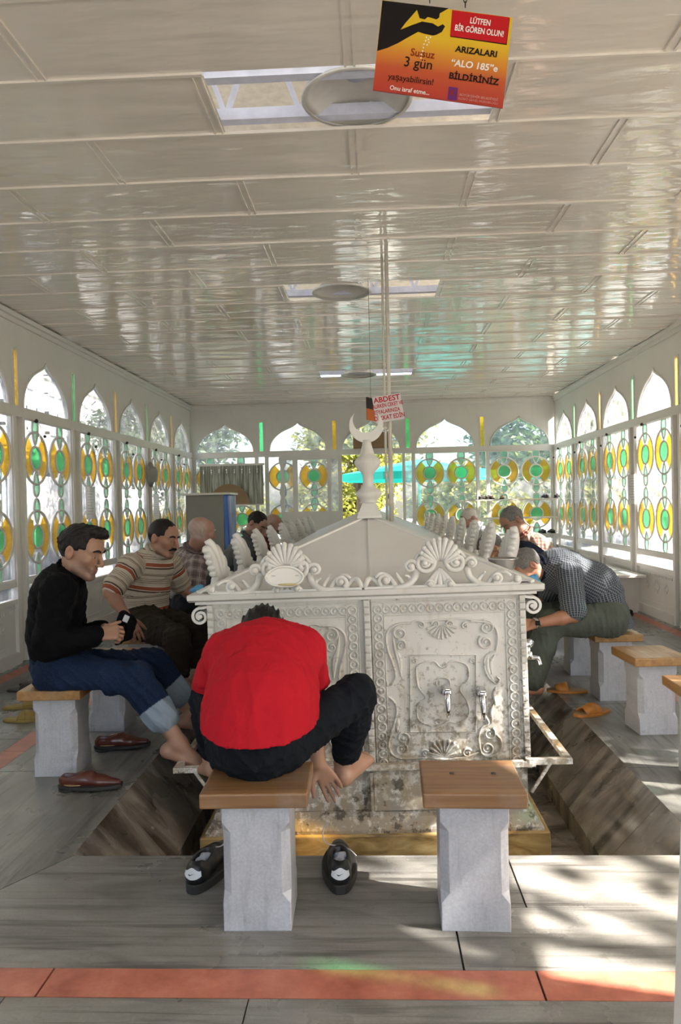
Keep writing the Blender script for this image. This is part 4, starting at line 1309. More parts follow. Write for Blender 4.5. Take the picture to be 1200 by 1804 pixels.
def head_field(S, c, f, u, sc, neck, nose=1.0, must=0.0, chin=1.0):
    r, f, u = basis(f, u); c = Vector(c)
    Q = Matrix((r, f, u)).transposed()       # columns r, f, u
    def L(x, y, z): return c + (r * x + f * y + u * z) * sc
    def e(p, rad, k=.02): S.ell(L(*p), [q * sc for q in rad], Q, k)
    def cp_(a, b, ra, rb, k=.012): S.cap(L(*a), L(*b), ra * sc, rb * sc, k)
    e((0, -.014, .034), (.074, .094, .083)); e((0, .022, -.028), (.060, .068, .082), .03)
    e((0, .060, .045), (.052, .030, .045), .03)
    for s_ in (-1, 1):
        cp_((s_ * .050, .012, -.066), (s_ * .018, .066, -.096), .018, .019, .02)
        cp_((s_ * .012, .088, .024), (s_ * .044, .070, .022), .0105, .010, .012)
        e((s_ * .045, .060, -.018), (.020, .022, .022), .02)
    S.sub(L(.031, .098, .004), [.0165 * sc, .014 * sc, .011 * sc], Q, .010); S.sub(L(-.031, .098, .004), [.0165 * sc, .014 * sc, .011 * sc], Q, .010)
    for s_ in (-1, 1): e((s_ * .031, .074, .004), (.0135, .0125, .0125), .004)
    e((0, .070, -.098), (.021, .019 * chin, .017), .014)
    cp_((0, .088, .018), (0, .112 * nose ** .3, -.026), .0085, .0105, .010); e((0, .113 + .006 * (nose - 1), -.033), (.0105, .011, .0095), .007)
    for s_ in (-1, 1): e((s_ * .013, .099, -.036), (.0075, .0105, .0075), .006)
    cp_((-.020, .082, -.060), (.020, .082, -.060), .0080, .0080, .007); cp_((-.017, .081, -.072), (.017, .081, -.072), .0085, .0085, .006)
    e((0, .087, -.060), (.010, .009, .007), .006); e((0, .086, -.073), (.011, .008, .007), .006)
    for s_ in (-1, 1):
        e((s_ * .078, -.013, -.002), (.011, .020, .033), .006); S.sub(L(s_ * .090, -.007, .003), [.010 * sc, .0105 * sc, .018 * sc], Q, .004)
    S.cap(L(0, -.022, -.050), Vector(neck), .053 * sc, .056, .03)
    return Q
def hair_mesh(c, f, u, sc, style, seed=0, res=.0032):
    r, f, u = basis(f, u); c = Vector(c); Q = Matrix((r, f, u)).transposed()
    S = SDF(res, .012)
    def L(x, y, z): return c + (r * x + f * y + u * z) * sc
    th = {'short': .010, 'thin': .004, 'thick': .015, 'quiff': .010, 'spiky': .012, 'fringe': .003}[style]
    S.ell(L(0, -.014, .034), [(.074 + th * .6) * sc, (.094 + th * .55) * sc, (.083 + th) * sc], Q)
    if style == 'quiff': S.ell(L(0, .045, .108), [.050 * sc, .052 * sc, .024 * sc], Q, .02); S.ell(L(0, .082, .100), [.032 * sc, .022 * sc, .016 * sc], Q, .016)
    q = np.array([list(row) for row in Q]); cc = np.array(c)
    rn = np.random.RandomState(seed); K = rn.normal(0, 1, (6, 3)) * np.array((150, 120, 60)); ph = rn.uniform(0, 6, 6)
    amp = {'spiky': .010, 'quiff': .006, 'thin': .0025, 'fringe': .0018}.get(style, .004)
    def warp(X):
        l = ((X - cc) @ q) / sc
        y, z, x = l[:, 1], l[:, 2], np.abs(l[:, 0])
        n = sum(np.sin(l @ K[i] + ph[i]) for i in range(6)) / 3.0
        # hairline: forehead, temples, sideburn in front of the ear, nape
        if style in ('thin',): lim = np.where(y > .02, .075 + .4 * (y - .02), -.055 + .9 * (y + .06)); lim = np.maximum(lim, np.where(y < -.03, -.062, lim))
        elif style == 'fringe': lim = np.full(len(X), -.06); lim = np.where(y > .0, .5, lim)
        else: lim = np.where(y > .052, .072 + .2 * (y - .052) - .25 * np.maximum(0, .05 - x), np.where(y > .022, .030 - 0 * y, np.where(y > -.040, .020, -.062)))
        if style == 'fringe': lim = np.where(z > .075, .5, lim)
        cut = np.clip((lim - z) * .8, -.05, .05) + .0
        return np.maximum(amp * n, 0) * -1.0 * np.where(z > .02, 1, .4) + np.where(cut > 0, cut, 0)
    return S.mesh(warp, 1)

def tint_head(X, F, c, f, u, sc, skin, beard, lips, scalp=.0):
    r, f, u = basis(f, u); q = np.array([list(row) for row in Matrix((r, f, u)).transposed()])
    l = ((X - np.array(c)) @ q) / sc
    x, y, z = np.abs(l[:, 0]), l[:, 1], l[:, 2]
    col = np.tile(np.array(skin), (len(X), 1))
    def blend(m, k, a): m = np.clip(m, 0, 1)[:, None] * a; return col * (1 - m) + np.array(k) * m
    ins = (np.abs(l[:, 0]) < .09) & (np.abs(y) < .13) & (np.abs(z) < .14)
    b = ins * np.clip((-.040 - z) * 60, 0, 1) * np.clip((y + .005) * 40, 0, 1) * np.clip((z + .13) * 60, 0, 1)
    col = blend(b, (.10, .075, .065), beard)
    m = ins * np.clip(1 - np.abs(z + .066) / .013, 0, 1) * np.clip(1 - x / .024, 0, 1) * (y > .07)
    col = blend(m * 2, lips, .75)
    col = blend(ins * np.clip(1 - np.abs(z + .0662) / .0022, 0, 1) * (x < .022) * (y > .07), (.09, .03, .025), .8)
    col = blend(ins * np.clip(1 - np.hypot(x - .079, np.hypot(y + .01, z)) / .035, 0, 1), (skin[0] * 1.05, skin[1] * .78, skin[2] * .75), .6)
    col = blend(ins * np.clip(1 - np.hypot(x * .5, np.hypot(y - .112, z + .03)) / .022, 0, 1), (skin[0] * 1.05, skin[1] * .82, skin[2] * .78), .6)
    ns = .5 + .5 * np.sin(l @ np.array((70., 50., 90.))) * np.sin(l @ np.array((-40., 80., 60.)))
    back = np.clip((.03 - y) * 25, 0, 1) * np.clip((z + .06) * 40, 0, 1) * np.clip((.115 - z) * 25, .15, 1) * ins
    col = blend(back * (.6 + .4 * ns), (.50, .46, .43), scalp)
    return np.concatenate([col, np.ones((len(X), 1))], 1)

def face_parts(root, c, f, u, sc, hairmat, brow=1.0, mustache=False):
    r, f, u = basis(f, u); c = Vector(c)
    def L(x, y, z): return c + (r * x + f * y + u * z) * sc
    loc = root.location
    for s_ in (-1, 1):
        m = MB(); m.sphere(L(s_ * .031, .077, .0), .0095 * sc, 12, 8); e = m.build('eye', [M['eye']], root, world=True)
        m = MB(); m.sphere(L(s_ * .030, .0842, -.002), .0044 * sc, 10, 6); m.build('iris', [M['iris']], e, world=False)
        for v in e.children[0].data.vertices: v.co -= Vector(loc)
        m = MB(); pts = [L(s_ * x, y, z) for x, y, z in ((.012, .099, .023), (.022, .100, .029), (.034, .094, .030), (.047, .080, .023))]
        m.tube([tuple(v) for v in cr(pts, 4)], [.0030 * sc + .0024 * sc * brow * math.sin(3.14 * i / 12) for i in range(13)], 6); m.build('eyebrow', [hairmat], root, world=True)
    if mustache:
        m = MB(); pts = [L(x, y, z) for x, y, z in ((-.031, .080, -.062), (-.018, .095, -.052), (0, .101, -.048), (.018, .095, -.052), (.031, .080, -.062))]
        m.tube([tuple(v) for v in cr(pts, 4)], [.003 * sc + .0065 * sc * math.sin(3.14 * (i + .5) / 17) for i in range(17)], 8); m.build('mustache', [hairmat], root, world=True)

def person(label, base, J, o):
    """J: joints in place coordinates; o: looks. Body is one surface; hair and clothing are its children."""
    root = thing('person', label, 'person', base, 0, o.get('group'))
    res = o.get('res', .006); B = SDF(res, .02)
    sc = o.get('head_sc', 1.0); g = o.get('girth', 1.0)
    pel, mid, chest, nk = J['pelvis'], J['mid'], J['chest'], J['neck']
    rv = (Vector(J['shR']) - Vector(J['shL'])).normalized()
    def thin(a, b): return (Vector(b) - Vector(a)).cross(rv).normalized()
    # torso
    B.cap(pel, mid, .135 * g, .125 * g, .04, thin(pel, mid), 1.25); B.cap(mid, chest, .125 * g, .145 * g, .04, thin(mid, chest), 1.3)
    B.cap(chest, nk, .12 * g, .055, .05, thin(chest, nk), 1.4)
    for s_ in 'LR': B.cap(chest, J['sh' + s_], .085, .055, .04)
    Q = head_field(B, J['head'], J['face'], J['up'], sc, Vector(nk), o.get('nose', 1.0))
    for s_ in 'LR':
        sh, el, wr = J['sh' + s_], J['el' + s_], J['wr' + s_]
        B.cap(sh, el, .052, .040, .03); B.cap(el, Vector(el).lerp(Vector(wr), .35), .041, .040, .02); B.cap(Vector(el).lerp(Vector(wr), .35), wr, .040, .026, .02)
        h = J.get('hand' + s_)
        if h: hand(B, wr, h[0], h[1], h[2], h[3] if len(h) > 3 else 1.0, *(h[4:] if len(h) > 4 else ()))
        hp, kn, an = J['hip' + s_], J['knee' + s_], J['ank' + s_]
        B.cap(hp, kn, .078 * g, .053, .04); B.cap(kn, Vector(kn).lerp(Vector(an), .3), .053, .053, .02); B.cap(Vector(kn).lerp(Vector(an), .3), an, .053, .034, .02)
        ft = J.get('foot' + s_)
        if ft: foot(B, an, ft[0], ft[1], ft[2], ft[3] if len(ft) > 3 else 1.0)
    X, F = B.mesh(None, 1)
    skin = o.get('skin', (.40, .22, .145))
    np_obj('body', X, F, M['skin'], root, {'tint': ('FLOAT_COLOR', tint_head(X, F, J['head'], J['face'], J['up'], sc, skin, o.get('beard', .3), (.40, .16, .12), o.get('scalp', 0)))})
    if o.get('hair'):
        Xh, Fh = hair_mesh(J['head'], J['face'], J['up'], sc, o['hair'], o.get('seed', 0), .0032 if res < .007 else .005)
        np_obj('hair', Xh, Fh, M[o['hairmat']], root)
    if o.get('features', True): face_parts(root, J['head'], J['face'], J['up'], sc, M[o.get('browmat', o.get('hairmat', 'hair_black'))], o.get('brow', 1.0), o.get('mustache', False))
    # shirt
    s = o['shirt']; T = SDF(res, .02); e = s.get('ease', .014); tg = lambda n, ref: (n, ref)
    wd = s.get('wide', 1.0); q_ = s.get('sq', 1.0); top = Vector(nk).lerp(Vector(chest), .12); hem = Vector(pel).lerp(Vector(mid), -s.get('hem', .25))
    back = thin(pel, mid)
    T.cap(hem, mid, (.138 * g + e) * wd, (.126 * g + e + s.get('belly', 0)) * wd, .05, thin(pel, mid), 1.2 * s.get('hsq', q_), tg('t', back))
    T.cap(mid, chest, (.126 * g + e + s.get('belly', 0)) * wd, (.148 * g + e) * (1 + (wd - 1) * .6), .05, thin(mid, chest), 1.28 * q_, tg('t', back)); T.cap(chest, top, .128 * g + e, .058 + e * .6, .06, thin(chest, nk), 1.4, tg('t', back))
    for s_ in 'LR':
        sh, el, wr = Vector(J['sh' + s_]), Vector(J['el' + s_]), Vector(J['wr' + s_])
        T.cap(chest, sh, .095, .062 + e * .5, .05)
        ref = Vector(J['face'])
        if s.get('long'):
            T.cap(sh, el, .058 + e, .050 + e, .03, None, 1, tg('a' + s_, ref)); T.cap(el, el.lerp(wr, s.get('cuff', .92)), .050 + e, .036 + e * .6, .02, None, 1, tg('a' + s_, ref))
        else:
            q = s.get('sleeve', .62); T.cap(sh, sh.lerp(el, q), .062 + e, .058 + e * 1.1, .03, None, 1, tg('a' + s_, ref))
    if s.get('plane'): T.cut(*s['plane'])
    elif o.get('seat_cut', True): T.cut((0, 0, SEAT_Z + .03), (0, 0, -1))
    if s.get('cutneck', True):
        nd = (Vector(J['head']) - Vector(nk)).normalized(); T.sub(Vector(nk) + nd * .075, (.062, .062, .062), None, .01)
    Xs, Fs = T.mesh(folds(o.get('seed', 1), s.get('fold', .005) * 2.0, s.get('freq', 52)), 2)
    U = T.tags(Xs)
    # cuffs and hem end square
    np_obj(s.get('name', 'shirt'), Xs, Fs, M[s['mat']], root, {'weave': ('FLOAT_VECTOR', U)})
    if s.get('collar'):
        Cn = SDF(.004, .006); nd = (Vector(J['head']) - Vector(nk)).normalized(); fw = Vector(J['face'])
        a1, a2, _ = nd.orthogonal().normalized(), None, None
        a2 = nd.cross(a1)
        for i in range(16):
            p = [Vector(nk) + nd * .038 + (a1 * math.cos(t_) + a2 * math.sin(t_)) * .066 for t_ in (6.283 * i / 16, 6.283 * (i + 1) / 16)]
            lo_ = [x - nd * .030 + (x - Vector(nk)).normalized() * .016 for x in p]
            Cn.cap(p[0], p[1], .007, .007, .004); Cn.cap(lo_[0], lo_[1], .010, .010, .010)
        Xc, Fc = Cn.mesh(None, 1); np_obj('collar', Xc, Fc, M[s['collar']], root, {'weave': ('FLOAT_VECTOR', np.full((len(Xc), 3), .03))})
    # trousers
    t = o.get('trousers')
    if t:
        K = SDF(res, .03); e = t.get('ease', .018)
        hm = (Vector(J['hipL']) + Vector(J['hipR'])) / 2
        pr_ = t.get('pelvis', 1.0); K.cap(pel, Vector(pel).lerp(Vector(mid), .25), (.142 * g + e * .5) * pr_, (.136 * g + e * .3) * pr_, .04, thin(pel, mid), 1.15)
        ends = []
        for s_ in 'LR':
            hp, kn, an = Vector(J['hip' + s_]), Vector(J['knee' + s_]), Vector(J['ank' + s_])
            q = t['cuff' + s_] if ('cuff' + s_) in t else t.get('cuff', .55); ce = kn.lerp(an, q)
            K.cap(pel, hp, .125 * g * pr_, (.095 * g + e) * pr_, .05); K.cap(hp, kn, (.090 * g + e) * pr_, .062 + e * .6, .04); K.cap(kn, kn.lerp(ce, .45), .062 + e, .058 + e, .03); K.cap(kn.lerp(ce, .45), ce, .058 + e, .047 + e * t.get('flare', 1), .02)
            ends.append((kn, ce))
            if t.get('roll'):
                dd = (ce - kn).normalized(); K.cap(ce - dd * .045, ce, .060 + e, .058 + e, .006)
        seat_z = t.get('seat')
        Xk, Fk = K.mesh(folds(o.get('seed', 1) + 5, t.get('fold', .006) * 1.7, 52), 2)
        if seat_z is not None: Xk[:, 2] = np.where((Xk[:, 2] < seat_z + .003) & t['seat_box'](Xk), seat_z + .003, Xk[:, 2])
        fade = np.zeros(len(Xk))
        for (kn, ce) in ends:
            d_ = np.array((ce - kn).normalized()); s1 = (Xk - np.array(ce)) @ d_; rr = np.linalg.norm(Xk - np.array(ce) - s1[:, None] * d_, axis=1)
            fade = np.maximum(fade, (s1 > -.065) * (rr < .12) * 1.0 * (1 if t.get('roll') else 0))
        np_obj('trousers', Xk, Fk, M[t['mat']], root, {'fade': ('FLOAT_COLOR', np.stack([fade, fade, fade, np.ones(len(Xk))], 1))})
    return root
# ------------------------------------------------------------------ stools
SEAT_Z = .43
def stool_mesh(lx, ly, worn):
    m = MB(); m.bx(-lx/2, lx/2, -ly/2, ly/2, SEAT_Z - .046, SEAT_Z); s = m
    w = .103; c = .026
    p = MB()
    def ring(z, ch):
        return [(-w+ch,-w,z),(w-ch,-w,z),(w,-w+ch,z),(w,w-ch,z),(w-ch,w,z),(-w+ch,w,z),(-w,w-ch,z),(-w,-w+ch,z)]
    zs = [(0, .002), (.085, .002), (.115, c), (.30, c), (.33, .002), (SEAT_Z - .046, .002)]
    vs = []; fs = []
    for z, ch in zs: vs += ring(z, ch)
    for i in range(len(zs) - 1):
        for k in range(8): l = (k + 1) % 8; fs.append((i*8+k, i*8+l, i*8+8+l, i*8+8+k))
    fs.append(tuple(range(8))[::-1]); fs.append(tuple(40 + k for k in range(8)))
    p.add(vs, fs)
    b = MB()
    for x in (-.055, .075): b.lathe([(.008, 0), (.008, .002), (.004, .003)], (x, .02, SEAT_Z), 10)
    return s, p, b
def stool(x, y, rz, label, lx=.34, ly=.29, worn=False, bolts=False):
    t = thing('stool', label, 'stool', (x, y, 0), rz, 'marble pedestal stools')
    s, p, b = stool_mesh(lx, ly, worn)
    s.build('seat', [M['wood_worn' if worn else 'wood']], t, bevel=.006, seg=3); p.build('pedestal', [M['marble_grey']], t, bevel=.003)
    if bolts:
        for x in (-.055, .075): b = MB(); b.lathe([(.008, 0), (.008, .002), (.004, .003)], (x, .02, SEAT_Z), 10); b.build('bolt_head', [M['joint']], t)
    return t
stool(-.375, 2.305, R(1), 'marble stool under the man in the red shirt', .325, .27, True)
stool(.287, 2.305, R(-1.5), 'empty marble stool with a worn wooden seat in front of the fountain', .305, .285, True, True)
lab_r = ['empty marble stool cut by the right edge of the picture', 'empty marble stool with a sunlit seat, second from the front on the right', 'marble stool under the man in the dark check shirt', 'marble stool just behind the stool of the man in the dark check shirt', 'marble stool under the man in the pink check shirt', 'empty marble stool behind the man in the pink check shirt']
for k, (y, l) in enumerate(zip((3.42, 4.14, 4.82, 5.5, 6.2, 7.3), lab_r)): stool(1.515, y, R(90 + (-2, 3, 1, -1, 0, 0)[k]), l, .34, .30)
lab_l = ['marble stool under the man in the black jacket', 'empty marble stool behind the legs of the man in the black jacket', 'marble stool under the man in the striped polo shirt', 'marble stool under the man in the brown plaid shirt', 'empty marble stool behind the man in the brown plaid shirt', 'marble stool under the man in the grey shirt', 'marble stool under the man in the maroon shirt']
for k, (y, l) in enumerate(zip((3.58, 4.28, 4.97, 5.66, 6.35, 7.04, 7.74), lab_l)): stool(-1.555, y, R(-90 + (2, -1, 0, 1, 0, 0, 0)[k]), l, .34, .30)
stool(1.53, 8.3, R(90), 'marble stool under the man in the pale waistcoat', .34, .30)

# ------------------------------------------------------------------ people
def seatbox(cx, cy, r=.24): return lambda X: (np.abs(X[:, 0] - cx) < r) & (np.abs(X[:, 1] - cy) < r)
# man in red, seen from behind, bent over his foot
J = dict(pelvis=P(455,1302,2.36), mid=P(459,1240,2.41), chest=P(466,1172,2.53), neck=P(470,1116,2.69), head=P(461,1124,2.84), face=(-.05,.38,-.92), up=(0,.92,.38),
 shL=P(398,1152,2.60), shR=P(535,1147,2.60), elL=P(362,1235,2.70), elR=P(553,1238,2.72), wrL=P(392,1325,2.76), wrR=P(560,1345,2.70),
 hipL=P(418,1312,2.43), hipR=P(490,1312,2.43), kneeL=P(372,1232,2.70), kneeR=P(626,1226,2.66), ankL=P(375,1332,2.86), ankR=P(607,1340,2.84),
 handL=((.2,.3,-.9),(1,0,0),-1), handR=((.42,.25,-.85),(.1,-1,.1),1,.95,(.25,.35,.4,.5)), footL=((-.10,.2,-.05),(-.1,.2,1),1,.95), footR=((.10,.17,.035),(-.25,-.1,1),-1,.98))
person('man in a red T-shirt seen from behind, bent over on the front stool', (-.345, 2.305, SEAT_Z), J,
 dict(res=.005, hair='spiky', hairmat='hair_black', features=False, skin=(0.344,0.193,0.127), girth=.98, seed=3, group='men washing at the fountain',
  shirt=dict(mat='red_cotton', ease=.016, sleeve=.66, hem=.30, wide=1.30, sq=1.22, hsq=.98, plane=((0, 2.20, .556), (0, .15, -1)), fold=.0042, freq=42, cutneck=False),
  trousers=dict(mat='black_denim', cuff=.80, ease=.012, pelvis=.93, seat=SEAT_Z, seat_box=seatbox(-.345, 2.31, .19))))
# man in the black jacket
J = dict(pelvis=P(106,1172,3.6), mid=P(95,1118,3.6), chest=P(103,1052,3.6), neck=P(130,1006,3.6), head=P(143,973,3.57), face=(.95,-.14,-.26), up=(.26,0,.96),
 shL=P(120,1036,3.78), shR=P(103,1042,3.42), elL=P(128,1130,3.86), elR=P(86,1136,3.36), wrL=P(182,1108,3.62), wrR=P(172,1119,3.40),
 hipL=P(112,1180,3.71), hipR=P(106,1186,3.50), kneeL=P(268,1170,3.78), kneeR=P(240,1196,3.46), ankL=P(340,1256,3.82), ankR=P(316,1309,3.42),
 handL=((1,-.25,.0),(-.1,-.6,-.8),-1,1.0,(.8,.9,1,1)), handR=((1,.2,.12),(0,.75,-.65),1,1.0,(.9,1,1,1.1)), footL=((1,.15,-.25),(.25,0,1),1), footR=((1,.12,-.42),(.4,0,1),-1))
person('dark-haired man in a black jacket and rolled-up blue jeans sitting at the left', (-1.5, 3.58, SEAT_Z), J,
 dict(res=.0045, hair='quiff', hairmat='hair_black', head_sc=1.09, skin=(0.328,0.184,0.123), beard=.6, seed=8, girth=.98, brow=1.1, group='men washing at the fountain',
  shirt=dict(name='jacket', mat='black_jersey', long=True, ease=.026, hem=.55, fold=.004, freq=44, cuff=.93, collar='black_jersey'),
  trousers=dict(mat='denim', cuff=.60, roll=True, ease=.020, fold=.007, seat=SEAT_Z, seat_box=seatbox(-1.5, 3.58, .21))))
# man in the striped polo shirt
J = dict(pelvis=P(256,1090,4.97), mid=P(255,1050,4.97), chest=P(262,1008,4.97), neck=P(277,972,4.96), head=P(288,949,4.92), face=(.90,-.38,-.18), up=(.15,0,.97),
 shL=P(300,993,5.13), shR=P(230,996,4.78), elL=P(322,1036,5.22), elR=P(194,1044,4.62), wrL=P(350,1052,5.18), wrR=P(226,1090,4.55),
 hipL=P(270,1092,5.08), hipR=P(252,1098,4.86), kneeL=P(350,1108,4.95), kneeR=P(312,1124,4.56), ankL=P(348,1185,4.9), ankR=P(318,1200,4.55),
 handL=((1,0,-.1),(0,0,-1),-1), handR=((.45,-.12,-.85),(-.45,.75,-.3),1,1.05,(.25,.35,.4,.4)), footL=((1,0,-.2),(0,0,1),1), footR=((1,-.1,-.2),(0,0,1),-1))
person('man with a mustache in a striped polo shirt and brown trousers', (-1.5, 4.97, SEAT_Z), J,
 dict(res=.005, hair='short', hairmat='hair_black', head_sc=1.06, skin=(0.328,0.168,0.107), beard=.35, seed=4, girth=1.08, nose=1.25, mustache=True, brow=1.3, group='men washing at the fountain',
  shirt=dict(name='polo_shirt', mat='polo', ease=.016, sleeve=.80, hem=.0, fold=.004, belly=.020, collar='polo'),
  trousers=dict(mat='brown_trousers', cuff=.72, ease=.024, fold=.006, seat=SEAT_Z, seat_box=seatbox(-1.5, 4.97, .21))))
# man in the brown plaid shirt
J = dict(pelvis=P(318,1062,5.66), mid=P(318,1035,5.66), chest=P(326,1002,5.66), neck=P(341,969,5.62), head=P(355,938,5.58), face=(.82,.55,-.12), up=(.1,0,1),
 shL=P(312,990,5.80), shR=P(346,998,5.47), elL=P(335,1045,5.95), elR=P(340,1048,5.36), wrL=P(375,1045,5.85), wrR=P(372,1040,5.48),
 hipL=P(322,1064,5.76), hipR=P(328,1070,5.55), kneeL=P(402,1066,5.85), kneeR=P(405,1078,5.5), ankL=P(425,1140,5.8), ankR=P(425,1150,5.5),
 handL=((1,0,0),(0,0,-1),-1), handR=((1,.2,0),(0,0,-1),1), footL=((1,0,-.1),(0,0,1),1), footR=((1,0,-.1),(0,0,1),-1))
person('balding grey-haired man in a brown plaid shirt with his head turned away', (-1.5, 5.66, SEAT_Z), J,
 dict(res=.006, scalp=.75, browmat='hair_white', head_sc=1.0, skin=(0.361,0.193,0.139), beard=.1, seed=6, group='men washing at the fountain',
  shirt=dict(mat='plaid', ease=.024, sleeve=.85, hem=.3, fold=.006, collar='plaid'),
  trousers=dict(mat='dark_trousers', cuff=.9, seat=SEAT_Z, seat_box=seatbox(-1.5, 5.66, .21))))
# man in the dark check shirt bent over at the right
J = dict(pelvis=P(1064,1080,4.82), mid=P(1050,1036,4.82), chest=P(995,1008,4.81), neck=P(952,1000,4.78), head=P(930,1000,4.74), face=(-.62,-.22,-.74), up=(-.74,0,.62),
 shL=P(1003,1014,4.63), shR=P(988,1002,4.98), elL=P(1012,1084,4.52), elR=P(965,1056,5.12), wrL=P(942,1099,4.48), wrR=P(925,1078,5.0),
 hipL=P(1068,1092,4.70), hipR=P(1062,1084,4.93), kneeL=P(968,1098,4.60), kneeR=P(930,1084,5.0), ankL=P(936,1200,4.62), ankR=P(912,1188,5.0),
 handL=((-1,.05,-.25),(.1,.7,-.7),-1,1.0,(.4,.5,.5,.6)), handR=((-1,0,-.2),(0,-.3,-1),1), footL=((-1,0,-.1),(0,0,1),1), footR=((-1,0,-.1),(0,0,1),-1))
MANR = person('grey-haired man in a dark check shirt and grey-green trousers, bent forward at the right', (1.53, 4.82, SEAT_Z), J,
 dict(res=.005, hair='short', hairmat='hair_salt', head_sc=1.0, skin=(0.361,0.164,0.094), beard=.1, seed=9, girth=1.08, group='men washing at the fountain',
  shirt=dict(mat='check', ease=.018, sleeve=.86, hem=.60, wide=1.12, fold=.0035, collar='navy_cloth'),
  trousers=dict(mat='green_trousers', cuff=.95, ease=.026, fold=.004, flare=1.3, seat=SEAT_Z, seat_box=seatbox(1.53, 4.82, .21))))
# the others, further along both sides
def sitter(label, x, y, head, neck, chest, s, face, o, lean=.25):
    """a man on a stool at (x, y) leaning over the trough; s = +1 faces +X"""
    pel = Vector((x + s * .02, y, SEAT_Z + .10)); chest = Vector(chest); mid = pel.lerp(chest, .45) - Vector((s * .03, 0, -.02))
    near, far = ('R', 'L') if s > 0 else ('L', 'R')
    J = dict(pelvis=pel, mid=mid, chest=chest, neck=Vector(neck), head=Vector(head), face=face, up=(s * .45, 0, .9))
    for k, dy in ((near, -1), (far, 1)):
        J['sh' + k] = chest + Vector((s * .03, dy * .175, .05)); J['el' + k] = chest + Vector((s * .05, dy * .24, -.20)); J['wr' + k] = chest + Vector((s * .27, dy * .13, -.22))
        J['hip' + k] = pel + Vector((0, dy * .10, -.02)); J['knee' + k] = pel + Vector((s * .40, dy * .14, -.01)); J['ank' + k] = pel + Vector((s * .46, dy * .13, -.33))
        J['hand' + k] = ((s, -dy * .2, -.2), (0, 0, -1), 1 if k == 'R' else -1); J['foot' + k] = ((s, 0, -.1), (0, 0, 1), -1 if k == 'R' else 1)
    o.setdefault('res', .0065); o['group'] = 'men washing at the fountain'
    o.setdefault('trousers', dict(mat='dark_trousers', cuff=.9, seat=SEAT_Z, seat_box=seatbox(x, y, .21)))
    return person(label, (x, y, SEAT_Z), J, o)
sitter('dark-haired man in a grey shirt looking down, beside the blue-edged cabinet', -1.5, 7.04, P(452,924,7.0), P(438,947,7.02), P(424,972,7.03), 1, (.72,-.38,-.55), dict(hair='short', hairmat='hair_black', skin=(0.295,0.164,0.115), beard=.25, seed=11, shirt=dict(mat='grey_cloth', sleeve=.8, collar='grey_cloth')))
sitter('man in a maroon shirt half hidden behind the man in the grey shirt', -1.5, 7.74, P(481,926,7.7), P(470,946,7.72), P(455,968,7.73), 1, (.8,-.25,-.55), dict(scalp=.5, browmat='hair_salt', skin=(0.295,0.148,0.107), beard=.2, seed=12, shirt=dict(mat='maroon_cloth', sleeve=.8)))
sitter('man in navy bent down behind the right crest, beyond the dark check shirt', 1.53, 5.5, P(868,968,5.5), P(890,972,5.5), P(925,985,5.5), -1, (-.5,0,-.85), dict(hair='short', hairmat='hair_salt', seed=13, shirt=dict(mat='navy_cloth', sleeve=.8, collar='navy_cloth')))
sitter('grey-haired man in a pink check shirt looking down at the right of the fountain', 1.53, 6.2, P(904,919,6.2), P(925,943,6.2), P(947,970,6.2), -1, (-.72,-.32,-.6), dict(hair='short', hairmat='hair_salt', head_sc=1.02, skin=(0.344,0.180,0.123), beard=.2, seed=14, shirt=dict(mat='pink_check', sleeve=.85, collar='pink_check')))
sitter('white-haired man in a pale shirt at the far right end of the fountain', 1.53, 8.3, P(828,915,8.3), P(842,931,8.3), P(858,950,8.3), -1, (-.75,-.25,-.6), dict(hair='short', hairmat='hair_white', skin=(0.344,0.180,0.131), seed=15, shirt=dict(mat='pale_cloth', sleeve=.8, collar='pale_cloth')))
M['spun'] = simple('dull_spun_metal', (.58, .57, .54), .48, .2, .06)
# ------------------------------------------------------------------ lamps, pole, signs
for (px, py, Y, l) in ((629, 176, 3.12, 'spun metal dome lamp in the front ceiling opening, beside the orange sign'), (602, 516, 5.86, 'spun metal dome lamp in the second ceiling opening'), (632, 661, 9.62, 'spun metal dome lamp in the farthest ceiling opening')):
    q = P(px, py, Y); z = q.z
    t = thing('ceiling_lamp', l, 'lamp', (q.x, Y, z), 0, 'dome lamps in the ceiling openings')
    if py == 173: t.rotation_euler = (R(4), R(-1), 0)
    m = MB(); pr = [(.222, .0), (.228, .004), (.222, .010), (.212, .008), (.20, .022), (.165, .060), (.115, .088), (.06, .100), (.0005, .102)]
    vs = []; n = 40
    m.lathe([(r, zz) for r, zz in pr], (0, 0, 0), n); m.f = m.f[:-2]; m.m = m.m[:-2]; m.sm = m.sm[:-2]
    m.build('lamp_shade', [M['spun']], t)
    m = MB(); m.lathe([(.218, -.003), (.232, -.003), (.236, .003), (.232, .010), (.22, .008)], (0, 0, 0), 40); m.f = m.f[:-2]; m.m = m.m[:-2]; m.sm = m.sm[:-2]; m.build('rim', [M['spun']], t)
    m = MB(); m.tube([(0, 0, .10), (0, 0, .50)], .012, 8); m.lathe([(.05, .10), (.05, .19), (.02, .21)], (0, 0, 0), 14); m.build('stem', [M['truss']], t)

bx_, bz_ = P(687, 915, 5.05).x, P(687, 915, 5.05).z
t = thing('service_pole', 'cream painted pipe running from the fountain roof up to the ceiling', 'pole', (bx_, 5.05, bz_ - .012))
h = HC - bz_ + .012
m = MB(); m.tube([(.012, 0, 0), (.012, 0, h)], .0135, 12); m.tube([(.012, 0, 0), (.012, 0, .48)], .017, 12); m.build('pipe', [M['pipe']], t)
m = MB(); m.tube([(-.018, .004, 0), (-.018, .004, h)], .0085, 10)
for z in (.30, .62, 1.05): m.tube([(-.018, .004, z), (-.018, .004, z + .03)], .012, 10)
m.build('conduit', [M['pipe']], t)

